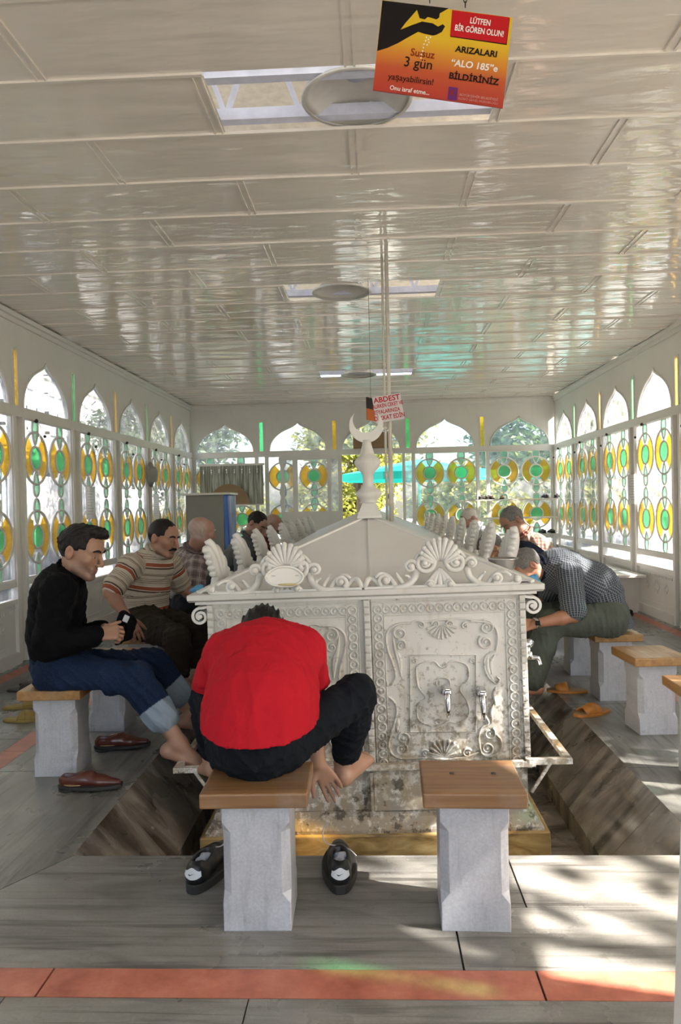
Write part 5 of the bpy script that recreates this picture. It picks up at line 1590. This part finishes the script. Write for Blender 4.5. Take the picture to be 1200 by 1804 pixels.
def text(s, size, mat, parent, loc, rot=None, bold=0.0, sx=1.0, shear=0.0, name='lettering'):
    cu = bpy.data.curves.new('lettering', 'FONT'); cu.body = s; cu.size = size; cu.align_x = 'CENTER'; cu.align_y = 'CENTER'
    cu.offset = bold * size; cu.shear = shear; cu.resolution_u = 3
    o = bpy.data.objects.new('lettering_source', cu); C.objects.link(o)
    bpy.context.view_layer.update()
    me = bpy.data.meshes.new_from_object(o.evaluated_get(bpy.context.evaluated_depsgraph_get()))
    bpy.data.objects.remove(o); bpy.data.curves.remove(cu)
    me.materials.clear(); me.materials.append(mat); me.name = 'lettering'
    q = Matrix.Rotation(R(90), 4, 'X') @ Matrix.Diagonal((sx, 1, 1, 1)); me.transform(Matrix.Translation(loc) @ (rot or Matrix.Identity(4)) @ q)
    return link(bpy.data.objects.new(name, me), parent)
def flat(name, c, rough=.4): 
    t = NT(name); t.col(c); t.rough(rough); t.set(Specular_IOR_Level=.12); return t.m
M['ink_black'] = flat('black_ink', (.012, .010, .010)); M['ink_white'] = flat('white_ink', (.80, .78, .74)); M['ink_red'] = flat('red_ink', (.50, .015, .02))
M['ink_brown'] = flat('rust_ink', (.27, .03, .012)); M['ink_purple'] = flat('purple_ink', (.14, .03, .16)); M['ink_pink'] = flat('pinkish_ink', (.55, .30, .28))
# hanging orange sign
BL, BR, TL, TR = P(657, 158, 2.4), P(886, 190, 2.4), P(668, -4, 2.4), P(893, 33, 2.4)
uu = (BR - BL); Wd = uu.length; uu.normalize(); ang = math.atan2(uu.z, uu.x); vv = Vector((-uu.z, 0, uu.x)); Hg = ((TL - BL) + (TR - BR)).dot(vv) / 2
t = thing('hanging_sign', 'orange and black public notice about saving water hanging on chains from the ceiling', 'sign', BL)
t.rotation_euler = (0, -ang, 0)
def m_sign():
    s = NT('yellow_to_red_print'); z = s.sep(s.co())[2]
    mr = s.n('ShaderNodeMapRange'); mr.inputs[1].default_value = 0; mr.inputs[2].default_value = Hg; s.l(z, mr.inputs[0])
    s.col(s.ramp(mr.outputs[0], [(.02, (.42, .03, .015)), (.28, (.50, .08, .02)), (.48, (.64, .26, .02)), (.66, (.70, .45, .012)), (1, (.68, .46, .008))])); s.rough(.35); return s.m
skew = (TL - BL).dot(uu) * .6
m = MB(); m.prism([(0, 0), (Wd, 0), (Wd + skew, Hg), (skew, Hg)], (0, 0, 0), (1, 0, 0), (0, 0, 1), (0, .006, 0)); m.build('panel', [m_sign()], t)
ex, ey = Vector((970, 150)) , Vector((-35, 660))      # the panel's edges in the study crop
def sg(zx, zy):
    d = Vector((zx - 80, zy - 660)); e1 = Vector((970, 150)); e2 = Vector((35, -660))
    det = e1.x * e2.y - e1.y * e2.x
    a = (d.x * e2.y - d.y * e2.x) / det; b = (e1.x * d.y - e1.y * d.x) / det
    return (a * Wd + b * skew, b * Hg)
def decal(pts, mat, name, dy=.0006):
    m = MB(); m.prism([sg(*p) for p in pts], (0, -dy, 0), (1, 0, 0), (0, 0, 1), (0, .0005, 0)); return m.build(name, [mat], t)
decal([(117,4),(612,72),(548,108),(545,138),(525,152),(490,140),(460,132),(440,150),(400,140),(378,78),(300,170),(262,222),(340,192),(420,165),(500,180),(540,205),(575,188),(592,205),(570,245),(530,265),(505,270),(440,255),(395,240),(320,280),(250,320),(170,355),(98,375)], M['ink_black'], 'silhouette')
for i, (x, y) in enumerate(((455,275),(470,290),(485,275),(450,300),(476,312),(440,325),(463,330),(436,350),(432,375),(425,400),(422,425))): decal([(x,y),(x+9,y+4),(x+7,y+14),(x-2,y+10)], M['ink_white'], 'water_drop')
decal([(640,88),(1066,154),(1054,350),(634,282)], M['ink_black'], 'box_shadow', .0006); decal([(638,86),(1062,150),(1050,342),(632,276)], M['ink_red'], 'red_box', .0012)
pxm = Wd / 981.0
def st(s, zx, zy, hh, mat, bold=.01, sx=1.0, sh=0.0):
    a, b = sg(zx, zy); text(s, hh * pxm * 1.38, mat, t, (a, -.0019, b), None, bold, sx, sh)
st('LÜTFEN', 850, 180, 44, M['ink_white'], .022, .72); st('BİR GÖREN OLUN!', 846, 246, 44, M['ink_white'], .022, .70)
st('ARIZALARI', 833, 398, 46, M['ink_black'], .030, 1.02); st('“ALO 185”e', 822, 500, 50, M['ink_white'], .026, 1.0, .08); st('BİLDİRİNİZ', 824, 597, 46, M['ink_black'], .030, 1.06)
st('Su:suz', 436, 405, 56, M['ink_brown'], .016, .95); st('3 gün', 408, 476, 76, M['ink_black'], .006, .95); st('yaşayabilirsin!', 360, 592, 48, M['ink_black'], .007, .93); st('Onu israf etme...', 354, 672, 34, M['ink_white'], .016, .95)
st('BÜYÜKŞEHİR BELEDİYESİ', 868, 732, 18, M['ink_pink'], .01, 1.0); st('KOSKİ GENEL MÜDÜRLÜĞÜ', 866, 760, 17, M['ink_pink'], 0, 1.0)
decal([(642,648),(712,658),(708,752),(638,742)], M['ink_purple'], 'emblem'); st('K', 674, 696, 42, M['ink_brown'], .03)
m = MB()
for zx in (470, 735):
    a, b = sg(zx, 30 if zx < 600 else 70); top = Vector((a, 0, b)); k = 0
    upv = Vector((math.sin(ang), 0, math.cos(ang)))
    for k in range(16):
        c_ = top + Vector((0, .003, 0)) + upv * (.012 + k * .015)
        if BL.z + c_.z > HC: break
        q = [(c_ + upv * .010 * math.cos(6.283 * j / 10) + (Vector((1, 0, 0)) if k % 2 else Vector((0, 1, 0))) * .005 * math.sin(6.283 * j / 10)) for j in range(10)]
        m.tube(q, .0016, 5, 0, True)
m.build('chain', [M['black']], t)
# small sign on the pole
c0 = P(684, 719, 4.99); t = thing('notice_sign', 'small white notice with red lettering fixed to the service pole', 'sign', c0); t.rotation_euler = (0, R(-8), 0)
m = MB(); m.bx(-.096, .096, 0, .004, -.088, .088); m.build('panel', [flat('white_card', (.66, .62, .64))], t)
for s, z, hh, sx in (('ABDEST', .062, .036, 1.0), ('ALIRKEN CEKET VE', .022, .026, .66), ('EŞYALARINIZA', -.018, .026, .72), ('DİKKAT EDİN', -.060, .030, .76)):
    text(s, hh * 1.4, M['ink_red'], t, (0 if z != -.018 else -.012, -.0012, z), None, .02, sx)
q = P(654, 721, 5.6); t2 = thing('small_hanging_sign', 'narrow black and orange sign seen edge-on beside the white notice', 'sign', q); t2.rotation_euler = (0, 0, R(62))
m = MB(); m.bx(-.07, .07, 0, .004, .0, .085); m.build('black_half', [M['ink_black']], t2); m = MB(); m.bx(-.07, .07, 0, .004, -.085, .0); m.build('orange_half', [flat('orange_card', (.60, .15, .02))], t2)
m = MB(); m.tube([(0, .002, .085), (0, .002, HC - q.z + .002)], .0015, 5); m.build('wire', [M['black']], t2)

# ------------------------------------------------------------------ things on the fountain
q = P(887, 1004, 3.62); t = thing('metal_bowl', 'grey metal bowl on the right front corner of the fountain roof', 'bowl', (q.x, 3.62, q.z - .002))
m = MB(); m.lathe([(.035, 0), (.052, .008), (.066, .030), (.073, .056), (.076, .060), (.072, .060), (.062, .032), (.046, .012), (.002, .009)], (0, 0, 0), 28); m.build('bowl', [M['steel']], t)
q = P(501, 1032, 3.27); t = thing('soap_dish', 'white soap dish leaning on the left scroll crest of the fountain', 'dish', q); t.rotation_euler = (R(-20), 0, R(2))
m = MB()
o_ = [(.085 * (1 - .22 * max(0, math.sin(a))) * math.copysign(abs(math.cos(a)) ** .8, math.cos(a)), .045 * math.sin(a) + .042) for a in (6.283 * i / 28 for i in range(28))]
m.prism(o_, (0, 0, 0), (1, 0, 0), (0, 0, 1), (0, .018, 0)); m.build('dish', [M['white_paint']], t, bevel=.006)
m = MB(); m.tube([(x, -.003, z) for x, z in o_], .006, 6, 0, True); m.build('rim', [M['white_paint']], t)
m = MB()
for x in (-.050, .056): m.box((x, -.001, .046), (.016, .004, .0035))
m.build('hanging_slots', [M['steel']], t)
m = MB(); m.sphere((.012, -.006, .004), (.046, .010, .0055), 12, 8); tag(m.build('soap', [flat('yellow_soap', (.60, .50, .24))]), 'yellow sliver of soap in the white soap dish', 'soap').location = q + Vector((.005, -.002, .002))
def cloth_lump(px, py, Y, label, rad, mat):
    S = SDF(.004, .012); c = P(px, py, Y)
    S.cap(c + Vector((-rad, 0, 0)), c + Vector((rad * .6, .01, .012)), .012, .018); S.cap(c + Vector((0, .02, .004)), c + Vector((rad, -.01, -.006)), .014, .010)
    X, F = S.mesh(folds(3, .006, 60), 1); root = thing('face_mask', label, 'mask', c); np_obj('cloth', X, F, mat, root)
M['blue_cloth'] = m_cloth('light_blue_paper_cloth', (.12, .33, .52))
cloth_lump(938, 1022, 3.62, 'light blue face mask on the right end of the fountain cornice', .030, M['blue_cloth'])
cloth_lump(348, 1040, 3.62, 'light blue face mask on the left end of the fountain cornice', .030, M['blue_cloth'])

# ------------------------------------------------------------------ footwear
M['brown_leather'] = simple('oxblood_leather', (.085, .022, .014), .28, 0, .25, 14); M['sole'] = simple('dark_sole', (.02, .018, .016), .7)
M['black_leather'] = simple('black_leather', (.006, .006, .007), .42); M['orange_leather'] = simple('orange_leather', (.52, .19, .03), .5, 0, .15, 20); M['tan'] = simple('tan_insole', (.34, .22, .11), .7)
M['yellow_leather'] = simple('mustard_leather', (.28, .19, .04), .55, 0, .2, 20); M['dark_leather'] = simple('dark_brown_leather', (.028, .022, .018), .45); M['white_plastic'] = simple('white_plastic', (.66, .66, .67), .4)
M['sock_grey'] = m_cloth('grey_sock', (.42, .44, .50)); M['insole'] = simple('dark_insole', (.03, .025, .02), .8)
M['beige_leather'] = simple('beige_leather', (.36, .29, .20), .5)
def outline(L, w, n=40, hw=.8):
    """sole outline, heel at y=0, toe at y=L"""
    out = []
    for i in range(n):
        a = 2 * math.pi * i / n; y = .5 - .5 * math.cos(a); 
        ww = w * (.36 + .14 * math.sin(math.pi * y) + .10 * y) * abs(math.sin(a)) ** .55
        out.append((math.copysign(ww, math.sin(a)), y * L))
    return out
def sole_mesh(L, w, z0, z1, heel=0.0):
    m = MB(); o_ = outline(L, w); m.prism(o_, (0, 0, z0), (1, 0, 0), (0, 1, 0), (0, 0, z1 - z0))
    if heel: m.prism([(x, y) for x, y in outline(L * .30, w * .88)], (0, 0.004, 0), (1, 0, 0), (0, 1, 0), (0, 0, z0))
    return m
def loafer_mesh():
    S = SDF(.003, .02)
    S.cap((0, .035, .040), (0, .10, .045), .031, .034); S.cap((0, .10, .045), (0, .19, .038), .036, .034, .02, (0, 0, 1), 1.2); S.cap((0, .19, .036), (0, .268, .030), .036, .020, .02, (0, 0, 1), 1.35)
    S.cap((0, .035, .060), (0, .05, .062), .024, .024); S.cap((0, .125, .054), (0, .150, .066), .026, .020, .02)
    S.sub((0, .060, .085), (.026, .060, .056), None, .008)
    S.cut((0, 0, .022), (0, 0, -1))
    return S.mesh(None, 1)
def foot_thing(name, label, x, y, rz, cat, z=0, group=None): return thing(name, label, cat, (x, y, z), rz, group)
XL, FL_ = loafer_mesh()
def loafer(x, y, rz, label, mat='brown_leather', z=0, grp='brown loafers by the black-jacketed man', sc=1.0, nm='loafer'):
    t = thing(nm, label, 'shoe', (0, 0, 0), 0, grp)
    np_obj('upper', XL.copy(), FL_, M[mat], t)
    sole_mesh(.295, .106, .010, .024, .01).build('sole', [M['sole']], t, bevel=.002)
    m = MB(); m.prism([(a * .80, b * .42 + .016) for a, b in outline(.29, .095)], (0, 0, .0275), (1, 0, 0), (0, 1, 0), (0, 0, .004)); m.build('insole', [M['tan' if mat != 'dark_leather' else 'insole']], t)
    t.location = (x, y, z); t.rotation_euler = (0, 0, rz); t.scale = (sc, sc, sc); return t
loafer(-1.47, 3.32, R(-88), 'brown leather loafer in front of the nearest left stool')
loafer(-1.51, 3.86, R(-80), 'brown leather loafer behind the nearest left stool, in a patch of sun')

def sneaker_mesh():
    S = SDF(.003, .02)
    S.cap((0, .040, .050), (0, .11, .055), .038, .038); S.cap((0, .11, .055), (0, .20, .045), .039, .036, .02); S.cap((0, .20, .045), (0, .262, .040), .038, .028, .02, (0, 0, 1), 1.15)
    S.cap((0, .040, .075), (0, .045, .082), .031, .029, .015); S.cap((0, .09, .08), (0, .15, .070), .030, .026)
    S.sub((0, .085, .105), (.026, .056, .050), None, .008); S.cut((0, 0, .028), (0, 0, -1))
    return S.mesh(None, 1)
XS, FS = sneaker_mesh()
M['silver_lace'] = simple('pale_lace', (.45, .42, .42), .6)
def sneaker(x, y, rz, label, sock_label, flip):
    t = thing('sneaker', label, 'shoe', (0, 0, 0), 0, 'black trainers beside the front stool')
    np_obj('upper', XS.copy(), FS, M['black_leather'], t)
    sole_mesh(.290, .112, .0, .032).build('sole', [M['sole']], t, bevel=.004)
    # white heel patch, laid on the curve of the heel
    m = MB(); pr = [(-.034, .074), (-.026, .088), (-.012, .084), (.012, .084), (.026, .088), (.034, .074), (.028, .064), (.016, .052), (-.016, .052), (-.028, .064)]
    def hp(a, z): 
        rr = .0415 if z < .066 else .0405 - (z - .066) * .25
        return (rr * math.sin(a / .040), .041 - rr * math.cos(a / .040), z)
    grid = []; n = 14
    top = lambda a: .082 + .006 * math.cos(a * 110); bot = lambda a: .050 + 9 * a * a
    vs = []; fs = []
    for i in range(n + 1):
        a = -.033 + .066 * i / n
        for j in range(5): vs.append(hp(a, bot(a) + (top(a) - bot(a)) * j / 4))
    for i in range(n):
        for j in range(4): k = i * 5 + j; fs.append((k, k + 5, k + 6, k + 1))
    m.add(vs, fs, 0, True); hpch = m.build('heel_patch', [M['white_plastic']], t)
    sw = [(-.013, .0700), (-.010, .0655), (-.005, .0640), (.013, .0715), (-.003, .0672), (-.0085, .0675)]
    m = MB(); vs = [tuple(Vector(hp(a, z)) + Vector((0, -.0012, 0))) for a, z in sw]; m.add(vs, [(0, 1, 5), (1, 2, 4, 5), (2, 3, 4)]); m.build('heel_mark', [M['ink_black']], hpch)
    m = MB()
    m.tube([tuple(v) for v in cr([(-.02, .15, .088), (.015, .155, .090), (flip * .045, .16, .10), (flip * .055, .19, .13), (flip * .035, .20, .16)], 6)], .0022, 6)
    m.tube([tuple(v) for v in cr([(.02, .15, .088), (-.012, .165, .084), (-flip * .03, .17, .075), (-flip * .06, .165, .05)], 6)], .0022, 6)
    for yy in (.15, .17, .19): m.tube([(-.024, yy, .083 - (yy - .15) * .4), (.024, yy + .008, .082 - (yy - .15) * .4)], .0024, 6)
    m.build('laces', [M['silver_lace']], t)
    t.location = (x, y, 0); t.rotation_euler = (0, 0, rz)
    S = SDF(.003, .012); S.cap((-.008, .075, .074), (.010, .105, .080), .015, .017); S.cap((.008, .070, .072), (-.006, .110, .076), .012, .015); S.cap((0, .085, .062), (0, .115, .064), .018, .018)
    X, F = S.mesh(folds(5, .005, 90), 1); s = thing('sock', sock_label, 'sock', (0, 0, 0), 0, 'grey socks tucked in the trainers'); np_obj('knit', X, F, M['sock_grey'], s)
    s.location = (x, y, 0); s.rotation_euler = (0, 0, rz)
sneaker(-.625, 2.405, R(-12), 'black trainer with a white heel patch left of the front stool', 'grey sock stuffed in the trainer left of the front stool', 1)
sneaker(-.13, 2.405, R(4), 'black trainer with a white heel patch between the two front stools', 'grey sock stuffed in the trainer between the two front stools', -1)

def slipper(x, y, rz, label, mat, grp, cross=False):
    t = thing('slipper', label, 'slipper', (0, 0, 0), 0, grp)
    sole_mesh(.265, .100, .0, .016).build('sole', [M[mat]], t, bevel=.003)
    m = MB(); m.prism([(a * .9, b * .96 + .005) for a, b in outline(.265, .098)], (0, 0, .016), (1, 0, 0), (0, 1, 0), (0, 0, .003)); m.build('insole', [M['tan' if mat == 'orange_leather' else mat]], t)
    m = MB(); bands = [((.125, .0), (.205, .0))] if not cross else [((.12, .03), (.20, -.02)), ((.12, -.03), (.20, .02))]
    for (ya, sa), (yb, sb) in bands:
        vs = []; fs = []; n = 14
        for i in range(n + 1):
            a = math.pi * i / n
            for j in range(4):
                v = j / 3; yy = ya + (yb - ya) * v + (sa + (sb - sa) * v) * math.cos(a) * .8
                w = .052 - .006 * v; hgt = .058 - .022 * v
                vs.append((w * math.cos(a), yy + (.01 * math.sin(a)), .010 + hgt * math.sin(a) ** .8))
        for i in range(n):
            for j in range(3): k = i * 4 + j; fs.append((k, k + 1, k + 5, k + 4))
        m.add(vs, fs, 0, True)
    o = m.build('strap', [M[mat]], t); md = o.modifiers.new('thickness', 'SOLIDIFY'); md.thickness = .004
    t.location = (x, y, 0); t.rotation_euler = (0, 0, rz); return t
slipper(1.40, 4.93, R(82), 'orange leather slipper nearer the fountain, toe to the trough', 'orange_leather', 'orange slippers of the man in dark check')
slipper(1.40, 4.50, R(118), 'orange leather slipper with crossed straps beside the marble stool', 'orange_leather', 'orange slippers of the man in dark check', True)
slipper(-2.42, 4.66, R(-70), 'mustard slipper farther from the camera at the left edge', 'yellow_leather', 'mustard slippers at the left')
slipper(-2.28, 4.40, R(-85), 'mustard slipper behind the nearest left stool', 'yellow_leather', 'mustard slippers at the left', True)
slipper(-2.62, 5.30, R(-75), 'dark strapped sandal at the left edge, farther of the pair', 'dark_leather', 'dark sandals at the left', True)
slipper(-2.62, 5.12, R(-82), 'dark strapped sandal at the left edge, nearer of the pair', 'dark_leather', 'dark sandals at the left', True)
slipper(2.58, 7.95, R(60), 'tan slipper on the floor by the right wall', 'yellow_leather', 'footwear by the right wall')
loafer(2.62, 8.20, R(75), 'dark shoe nearer the hall among the footwear by the right wall', 'dark_leather', 0, 'footwear by the right wall', .95, 'shoe')
loafer(2.80, 8.10, R(80), 'dark shoe closest to the right wall skirting', 'dark_leather', 0, 'footwear by the right wall', .95, 'shoe')
slipper(2.60, 8.42, R(85), 'black sandal under the white wall bench', 'dark_leather', 'footwear by the right wall', True)

# ------------------------------------------------------------------ back of the hall
M['grey_panel'] = simple('grey_panel', (.26, .255, .23), .6, 0, .06, 3); M['cardboard'] = simple('brown_cardboard', (.30, .20, .115), .8, 0, .08, 4)
def m_blue():
    t = NT('blue_gloss_edge'); p = t.co(); n = t.noise(t.map(p, (20, 20, .8)), 1.5, 3)
    t.col(t.ramp(n, [(.3, (.02, .07, .30)), (.62, (.06, .20, .62)), (.8, (.55, .65, .85))])); t.rough(.12); return t.m
M['blue_edge'] = m_blue()
t = thing('display_cabinet', 'tall grey cabinet with a glossy blue front edge at the far left', 'cabinet', (-2.02, 9.2, 0))
m = MB(); m.bx(-.27, .20, -.22, .25, .0, 1.42); m.build('body', [M['grey_panel']], t, bevel=.004)
m = MB(); m.bx(.20, .265, -.225, .25, .0, 1.42); m.build('front_edge', [M['blue_edge']], t, bevel=.012)
m = MB(); m.bx(-.33, .29, -.25, .27, 1.42, 1.445); m.build('top', [M['white_paint']], t, bevel=.003)
def m_strips():
    t = NT('painted_reflection_strips'); p = t.co(); n = t.noise(t.map(p, (30, 30, 1.2)), 1.3, 3, .6, .4)
    t.col(t.ramp(n, [(.3, (.10, .11, .07)), (.5, (.30, .31, .26)), (.62, (.55, .57, .55)), (.72, (.20, .22, .15))])); t.rough(.22); return t.m  # pale and dark streaks in the colour stand for reflections in the strips
t = thing('hook_board', 'coat hook board of rippled grey strips on the back wall at the left', 'coat rack', (-2.28, 11.93, 1.30))
m = MB(); m.bx(-.52, .52, 0, .02, .0, .64); m.build('panel', [m_strips()], t)
m = MB(); m.bx(-.54, .54, -.01, .03, .63, .66); m.bx(-.52, .52, -.14, .02, -.02, .0); m.bx(-.50, -.46, .02, .24, .3, .34); m.bx(.46, .50, .02, .24, .3, .34); m.build('frame', [M['white_frame']], t)
for i in range(8):
    x = -.44 + i * .125; m = MB(); m.tube([(x, -.012, .56), (x, -.05, .54), (x, -.055, .50), (x, -.03, .48)], .006, 6); m.sphere((x, -.05, .56), .014, 8, 6); m.build('hook', [M['chrome']], t)
q = P(404, 886, 11.84); t = thing('half_round_cardboard', 'half-round piece of brown cardboard standing on the hook board shelf', 'cardboard', (q.x, 11.84, 1.30))
m = MB(); m.prism([(.33, 0)] + circ(0, 0, .33, 24, 0, math.pi) + [(-.33, 0)], (0, 0, 0), (1, 0, 0), (0, 0, 1), (0, .008, 0)); m.build('sheet', [M['cardboard']], t)
t = thing('cardboard_box', 'flat brown cardboard box lying on the rail above the back doorway', 'box', (.04, 12.12, RAIL + .04))
m = MB(); m.bx(-.33, .27, -.05, .05, .02, .26); m.build('carton', [M['cardboard']], t); m = MB(); m.bx(.27, .31, -.05, .05, .0, .30); m.build('batten', [M['wood_worn']], t); m = MB(); m.bx(-.33, .31, -.05, .05, .0, .02); m.build('base', [M['wood_worn']], t)
# open door leaf of the back doorway
d_ = bpy.data.objects.new('door_1', None); link(d_); d_.location = (-.98, 11.98, 0); d_['kind'] = 'structure'
m = MB(); L0, L1 = -.50, .50
for a, b in ((-.50, -.44), (-.30, -.22), (.26, .32), (.44, .50)): m.bx(a, b, -.02, .02, 0, 2.07)
for a, b in ((0, 1.16), (2.0, 2.07)): m.bx(L0, L1, -.019, .019, a, b)
m.build('door_frame', [M['white_frame']], d_)
for a, b in ((-.44, -.30), (.32, .44)):
    m = MB(); m.bx(a, b, -.003, .003, 1.16, 2.0); m.build('door_pane', [M['clear']], d_)
m = MB(); m.tube([(-.46, -.03, 1.02), (-.36, -.06, .98)], .010, 8); m.build('door_handle', [M['steel']], d_)

# shoe rack, far right
t = thing('shoe_rack', 'white shoe rack with two shelves against the back wall at the right', 'rack', (2.18, 11.75, 0))
m = MB()
for z in (.72, 1.27): m.bx(-.76, .74, -.16, .16, z, z + .022)
m.bx(-.76, .74, -.16, -.14, .98, 1.01)
m.build('shelves', [M['white_frame']], t)
for x in (-.74, .72):
    for y in (-.15, .15):
        m = MB(); m.bx(x - .014, x + .014, y - .014, y + .014, 0, 1.27); m.build('leg', [M['white_frame']], t)
for (px, zz, mat, l) in ((845, 1.292, 'dark_leather', 'dark shoe, leftmost on the top shelf of the white rack'), (857, 1.292, 'dark_leather', 'dark shoe, second from the left on the top shelf of the white rack'), (870, 1.292, 'beige_leather', 'beige shoe, left one of its pair on the rack top shelf'), (883, 1.292, 'beige_leather', 'beige shoe, right one of its pair on the rack top shelf'), (966, 1.292, 'dark_leather', 'dark shoe, left one of the pair at the right end of the rack top'), (979, 1.292, 'dark_leather', 'dark shoe at the very right end of the rack top'), (960, .742, 'dark_leather', 'dark shoe, left one of the pair on the lower rack shelf'), (976, .742, 'dark_leather', 'dark shoe, right one of the pair on the lower rack shelf')):
    q = P(px, 880, 11.62); loafer(q.x, 11.62, R(-25 if px % 2 else 12), l, mat, zz, 'shoes on the white rack', .8, 'shoe')
# bench along the right wall
t = thing('wall_bench', 'low white bench with a rounded end against the right wall', 'bench', (2.76, 8.7, 0))
m = MB(); m.prism([(.18, -.62), (.18, .75), (-.20, .75), (-.20, -.45), (-.14, -.56), (-.04, -.62)], (0, 0, .405), (1, 0, 0), (0, 1, 0), (0, 0, .035)); m.build('seat', [M['white_paint']], t, bevel=.008)
for y in (-.36, .6):
    m = MB(); m.prism([(-.12, .405), (.16, .405), (.16, 0), (.02, 0), (-.02, .15)], (0, y - .03, 0), (1, 0, 0), (0, 0, 1), (0, .06, 0)); m.build('bracket', [M['white_paint']], t)

# coat hooks, notices and a cap on the side windows
hook = MB(); hook.tube([tuple(v) for v in cr([(0, 0, .0), (.03, 0, -.02), (.05, 0, -.06), (.04, 0, -.13), (.055, 0, -.18), (.075, 0, -.17), (.08, 0, -.15)], 5)], .004, 6)
HKm = hook.mesh('wire', [M['chrome']]); kb = MB(); kb.sphere((.012, 0, .004), .018, 10, 8); kb.sphere((.085, 0, -.135), .014, 10, 8); HKk = kb.mesh('knobs', [M['black']])
ordn = ['farthest', 'fourth', 'middle', 'second', 'nearest visible']
for s, W, nm in ((-1, WLm, 'left'), (1, WRm, 'right')):
    for b in range(5):
        sp_ = b * PITCH + PITCH / 2 + (.30 if s < 0 else -.26)
        q = W(sp_, .024, RAIL - .06); o = thing('coat_hook', 'black-knobbed coat hook on the %s window of the %s wall' % (ordn[b], nm), 'hook', q, 0 if s < 0 else math.pi, 'coat hooks on the side windows')
        link(bpy.data.objects.new('wire', HKm), o); link(bpy.data.objects.new('knobs', HKk), o)
for i, (px, Yw, py, s, l) in enumerate(((152, 7.45, 886, -1, 'white paper notice on the second left window'), (271, 9.85, 893, -1, 'white paper notice on the left window below the cap'), (1012, 10.6, 866, 1, 'white paper notice on the farthest right window'), (1107, 8.35, 862, 1, 'white paper notice on the second right window'))):
    u_ = abs(px - 656 + 0); Yw = 2.96 * 1300 / u_ ; z = P(px, py, Yw).z
    t = thing('paper_notice', l, 'notice', (s * 2.955, Yw, z), 0, 'paper notices on the windows'); m = MB(); m.bx(-.001, .001, -.13, .13, -.17, .17); m.build('paper', [canvas('thin_white_paper', (.88, .88, .88))], t)
    m = MB()
    for k in range(9): m.bx(-s * .0022, -s * .0012, -.09, .09 - .03 * (k % 3), .12 - k * .03, .124 - k * .03)
    m.build('print_lines', [flat('grey_print', (.45, .45, .48), .8)], t)
Yc = 2.90 * 1300 / (656 - 266); q = P(266, 836, Yc); t = thing('flat_cap', 'grey cap hanging on a left window', 'cap', (-2.93, Yc, q.z))
m = MB(); m.lathe([(.165, 0), (.17, .008), (.11, .02), (.10, .07), (.06, .085), (.001, .088)], (0, 0, 0), 24, 0, Matrix(((0, 0, 1), (0, 1, 0), (-1, 0, 0)))); m.build('crown', [m_cloth('grey_felt', (.45, .44, .42))], t)

# sock held by the man in the black jacket, watch on the man at the right
S = SDF(.004, .012); a = [P(204, 1106, 3.50), P(218, 1086, 3.52), P(232, 1096, 3.53), P(226, 1120, 3.52), P(206, 1132, 3.49)]
S.chain(a, [.016, .024, .022, .018, .012], .02); X, F = S.mesh(folds(2, .005, 70), 1)
t = thing('sock', 'black sock with a pale patch held by the man in the black jacket', 'sock', a[0]); np_obj('knit', X, F, M['black_jersey'], t)
m = MB(); c_ = P(222, 1090, 3.488); m.box(c_, (.026, .006, .034), Euler((0, R(25), 0)).to_matrix()); m.build('patch', [M['pale_cloth']], t, world=True, bevel=.002)
wa, wb = P(942, 1099, 4.48), P(1012, 1084, 4.52); dd = (wb - wa).normalized(); c_ = wa + dd * .012
q3 = dd.to_track_quat('Z', 'Y').to_matrix()
m = MB(); m.lathe([(.033, -.011), (.036, -.011), (.036, .011), (.033, .011)], c_, 20, 0, q3); m.f = m.f[:-2]; m.m = m.m[:-2]; m.sm = m.sm[:-2]; ws = m.build('wristwatch', [M['chrome']], MANR, world=True)
m = MB(); m.box(c_ + Vector((0, -.034, .008)), (.026, .012, .030)); w2 = m.build('watch_face', [M['ink_black']], ws, world=False, bevel=.003)
for v in w2.data.vertices: v.co -= MANR.location

# people outside, seen through the back doorway
sitter('dark-haired person in a white shirt sitting outside the back doorway', .10, 15.6, P(689, 880, 15.6), P(684, 892, 15.6), P(680, 905, 15.6), 1, (.8, -.3, -.4), dict(hair='short', hairmat='hair_black', res=.012, features=False, seed=21, shirt=dict(mat='pale_cloth', sleeve=.8)))
bpy.data.objects[[o.name for o in bpy.data.objects if o.get('label', '').startswith('dark-haired person')][0]]['group'] = 'people outside'
t = thing('wooden_crate', 'wooden crate under the person in white outside the back doorway', 'crate', (.10, 15.6, -.12)); m = MB(); m.bx(-.2, .2, -.2, .2, 0, .55); m.build('box', [M['wood_worn']], t)
# leaning white door edge at the near right
m = MB(); a, b = P(1214, 1330, 1.36), P(1196, 1810, 1.36); dd = (b - a).normalized(); a2 = a - dd * .30; b2 = a + dd * ((a.z) / -dd.z)
m.bar(a2 + Vector((.026, 0, 0)), b2 + Vector((.026, 0, 0)), .05, .05)
tag(m.build('trim_1', [M['white_paint']]), kind='structure')
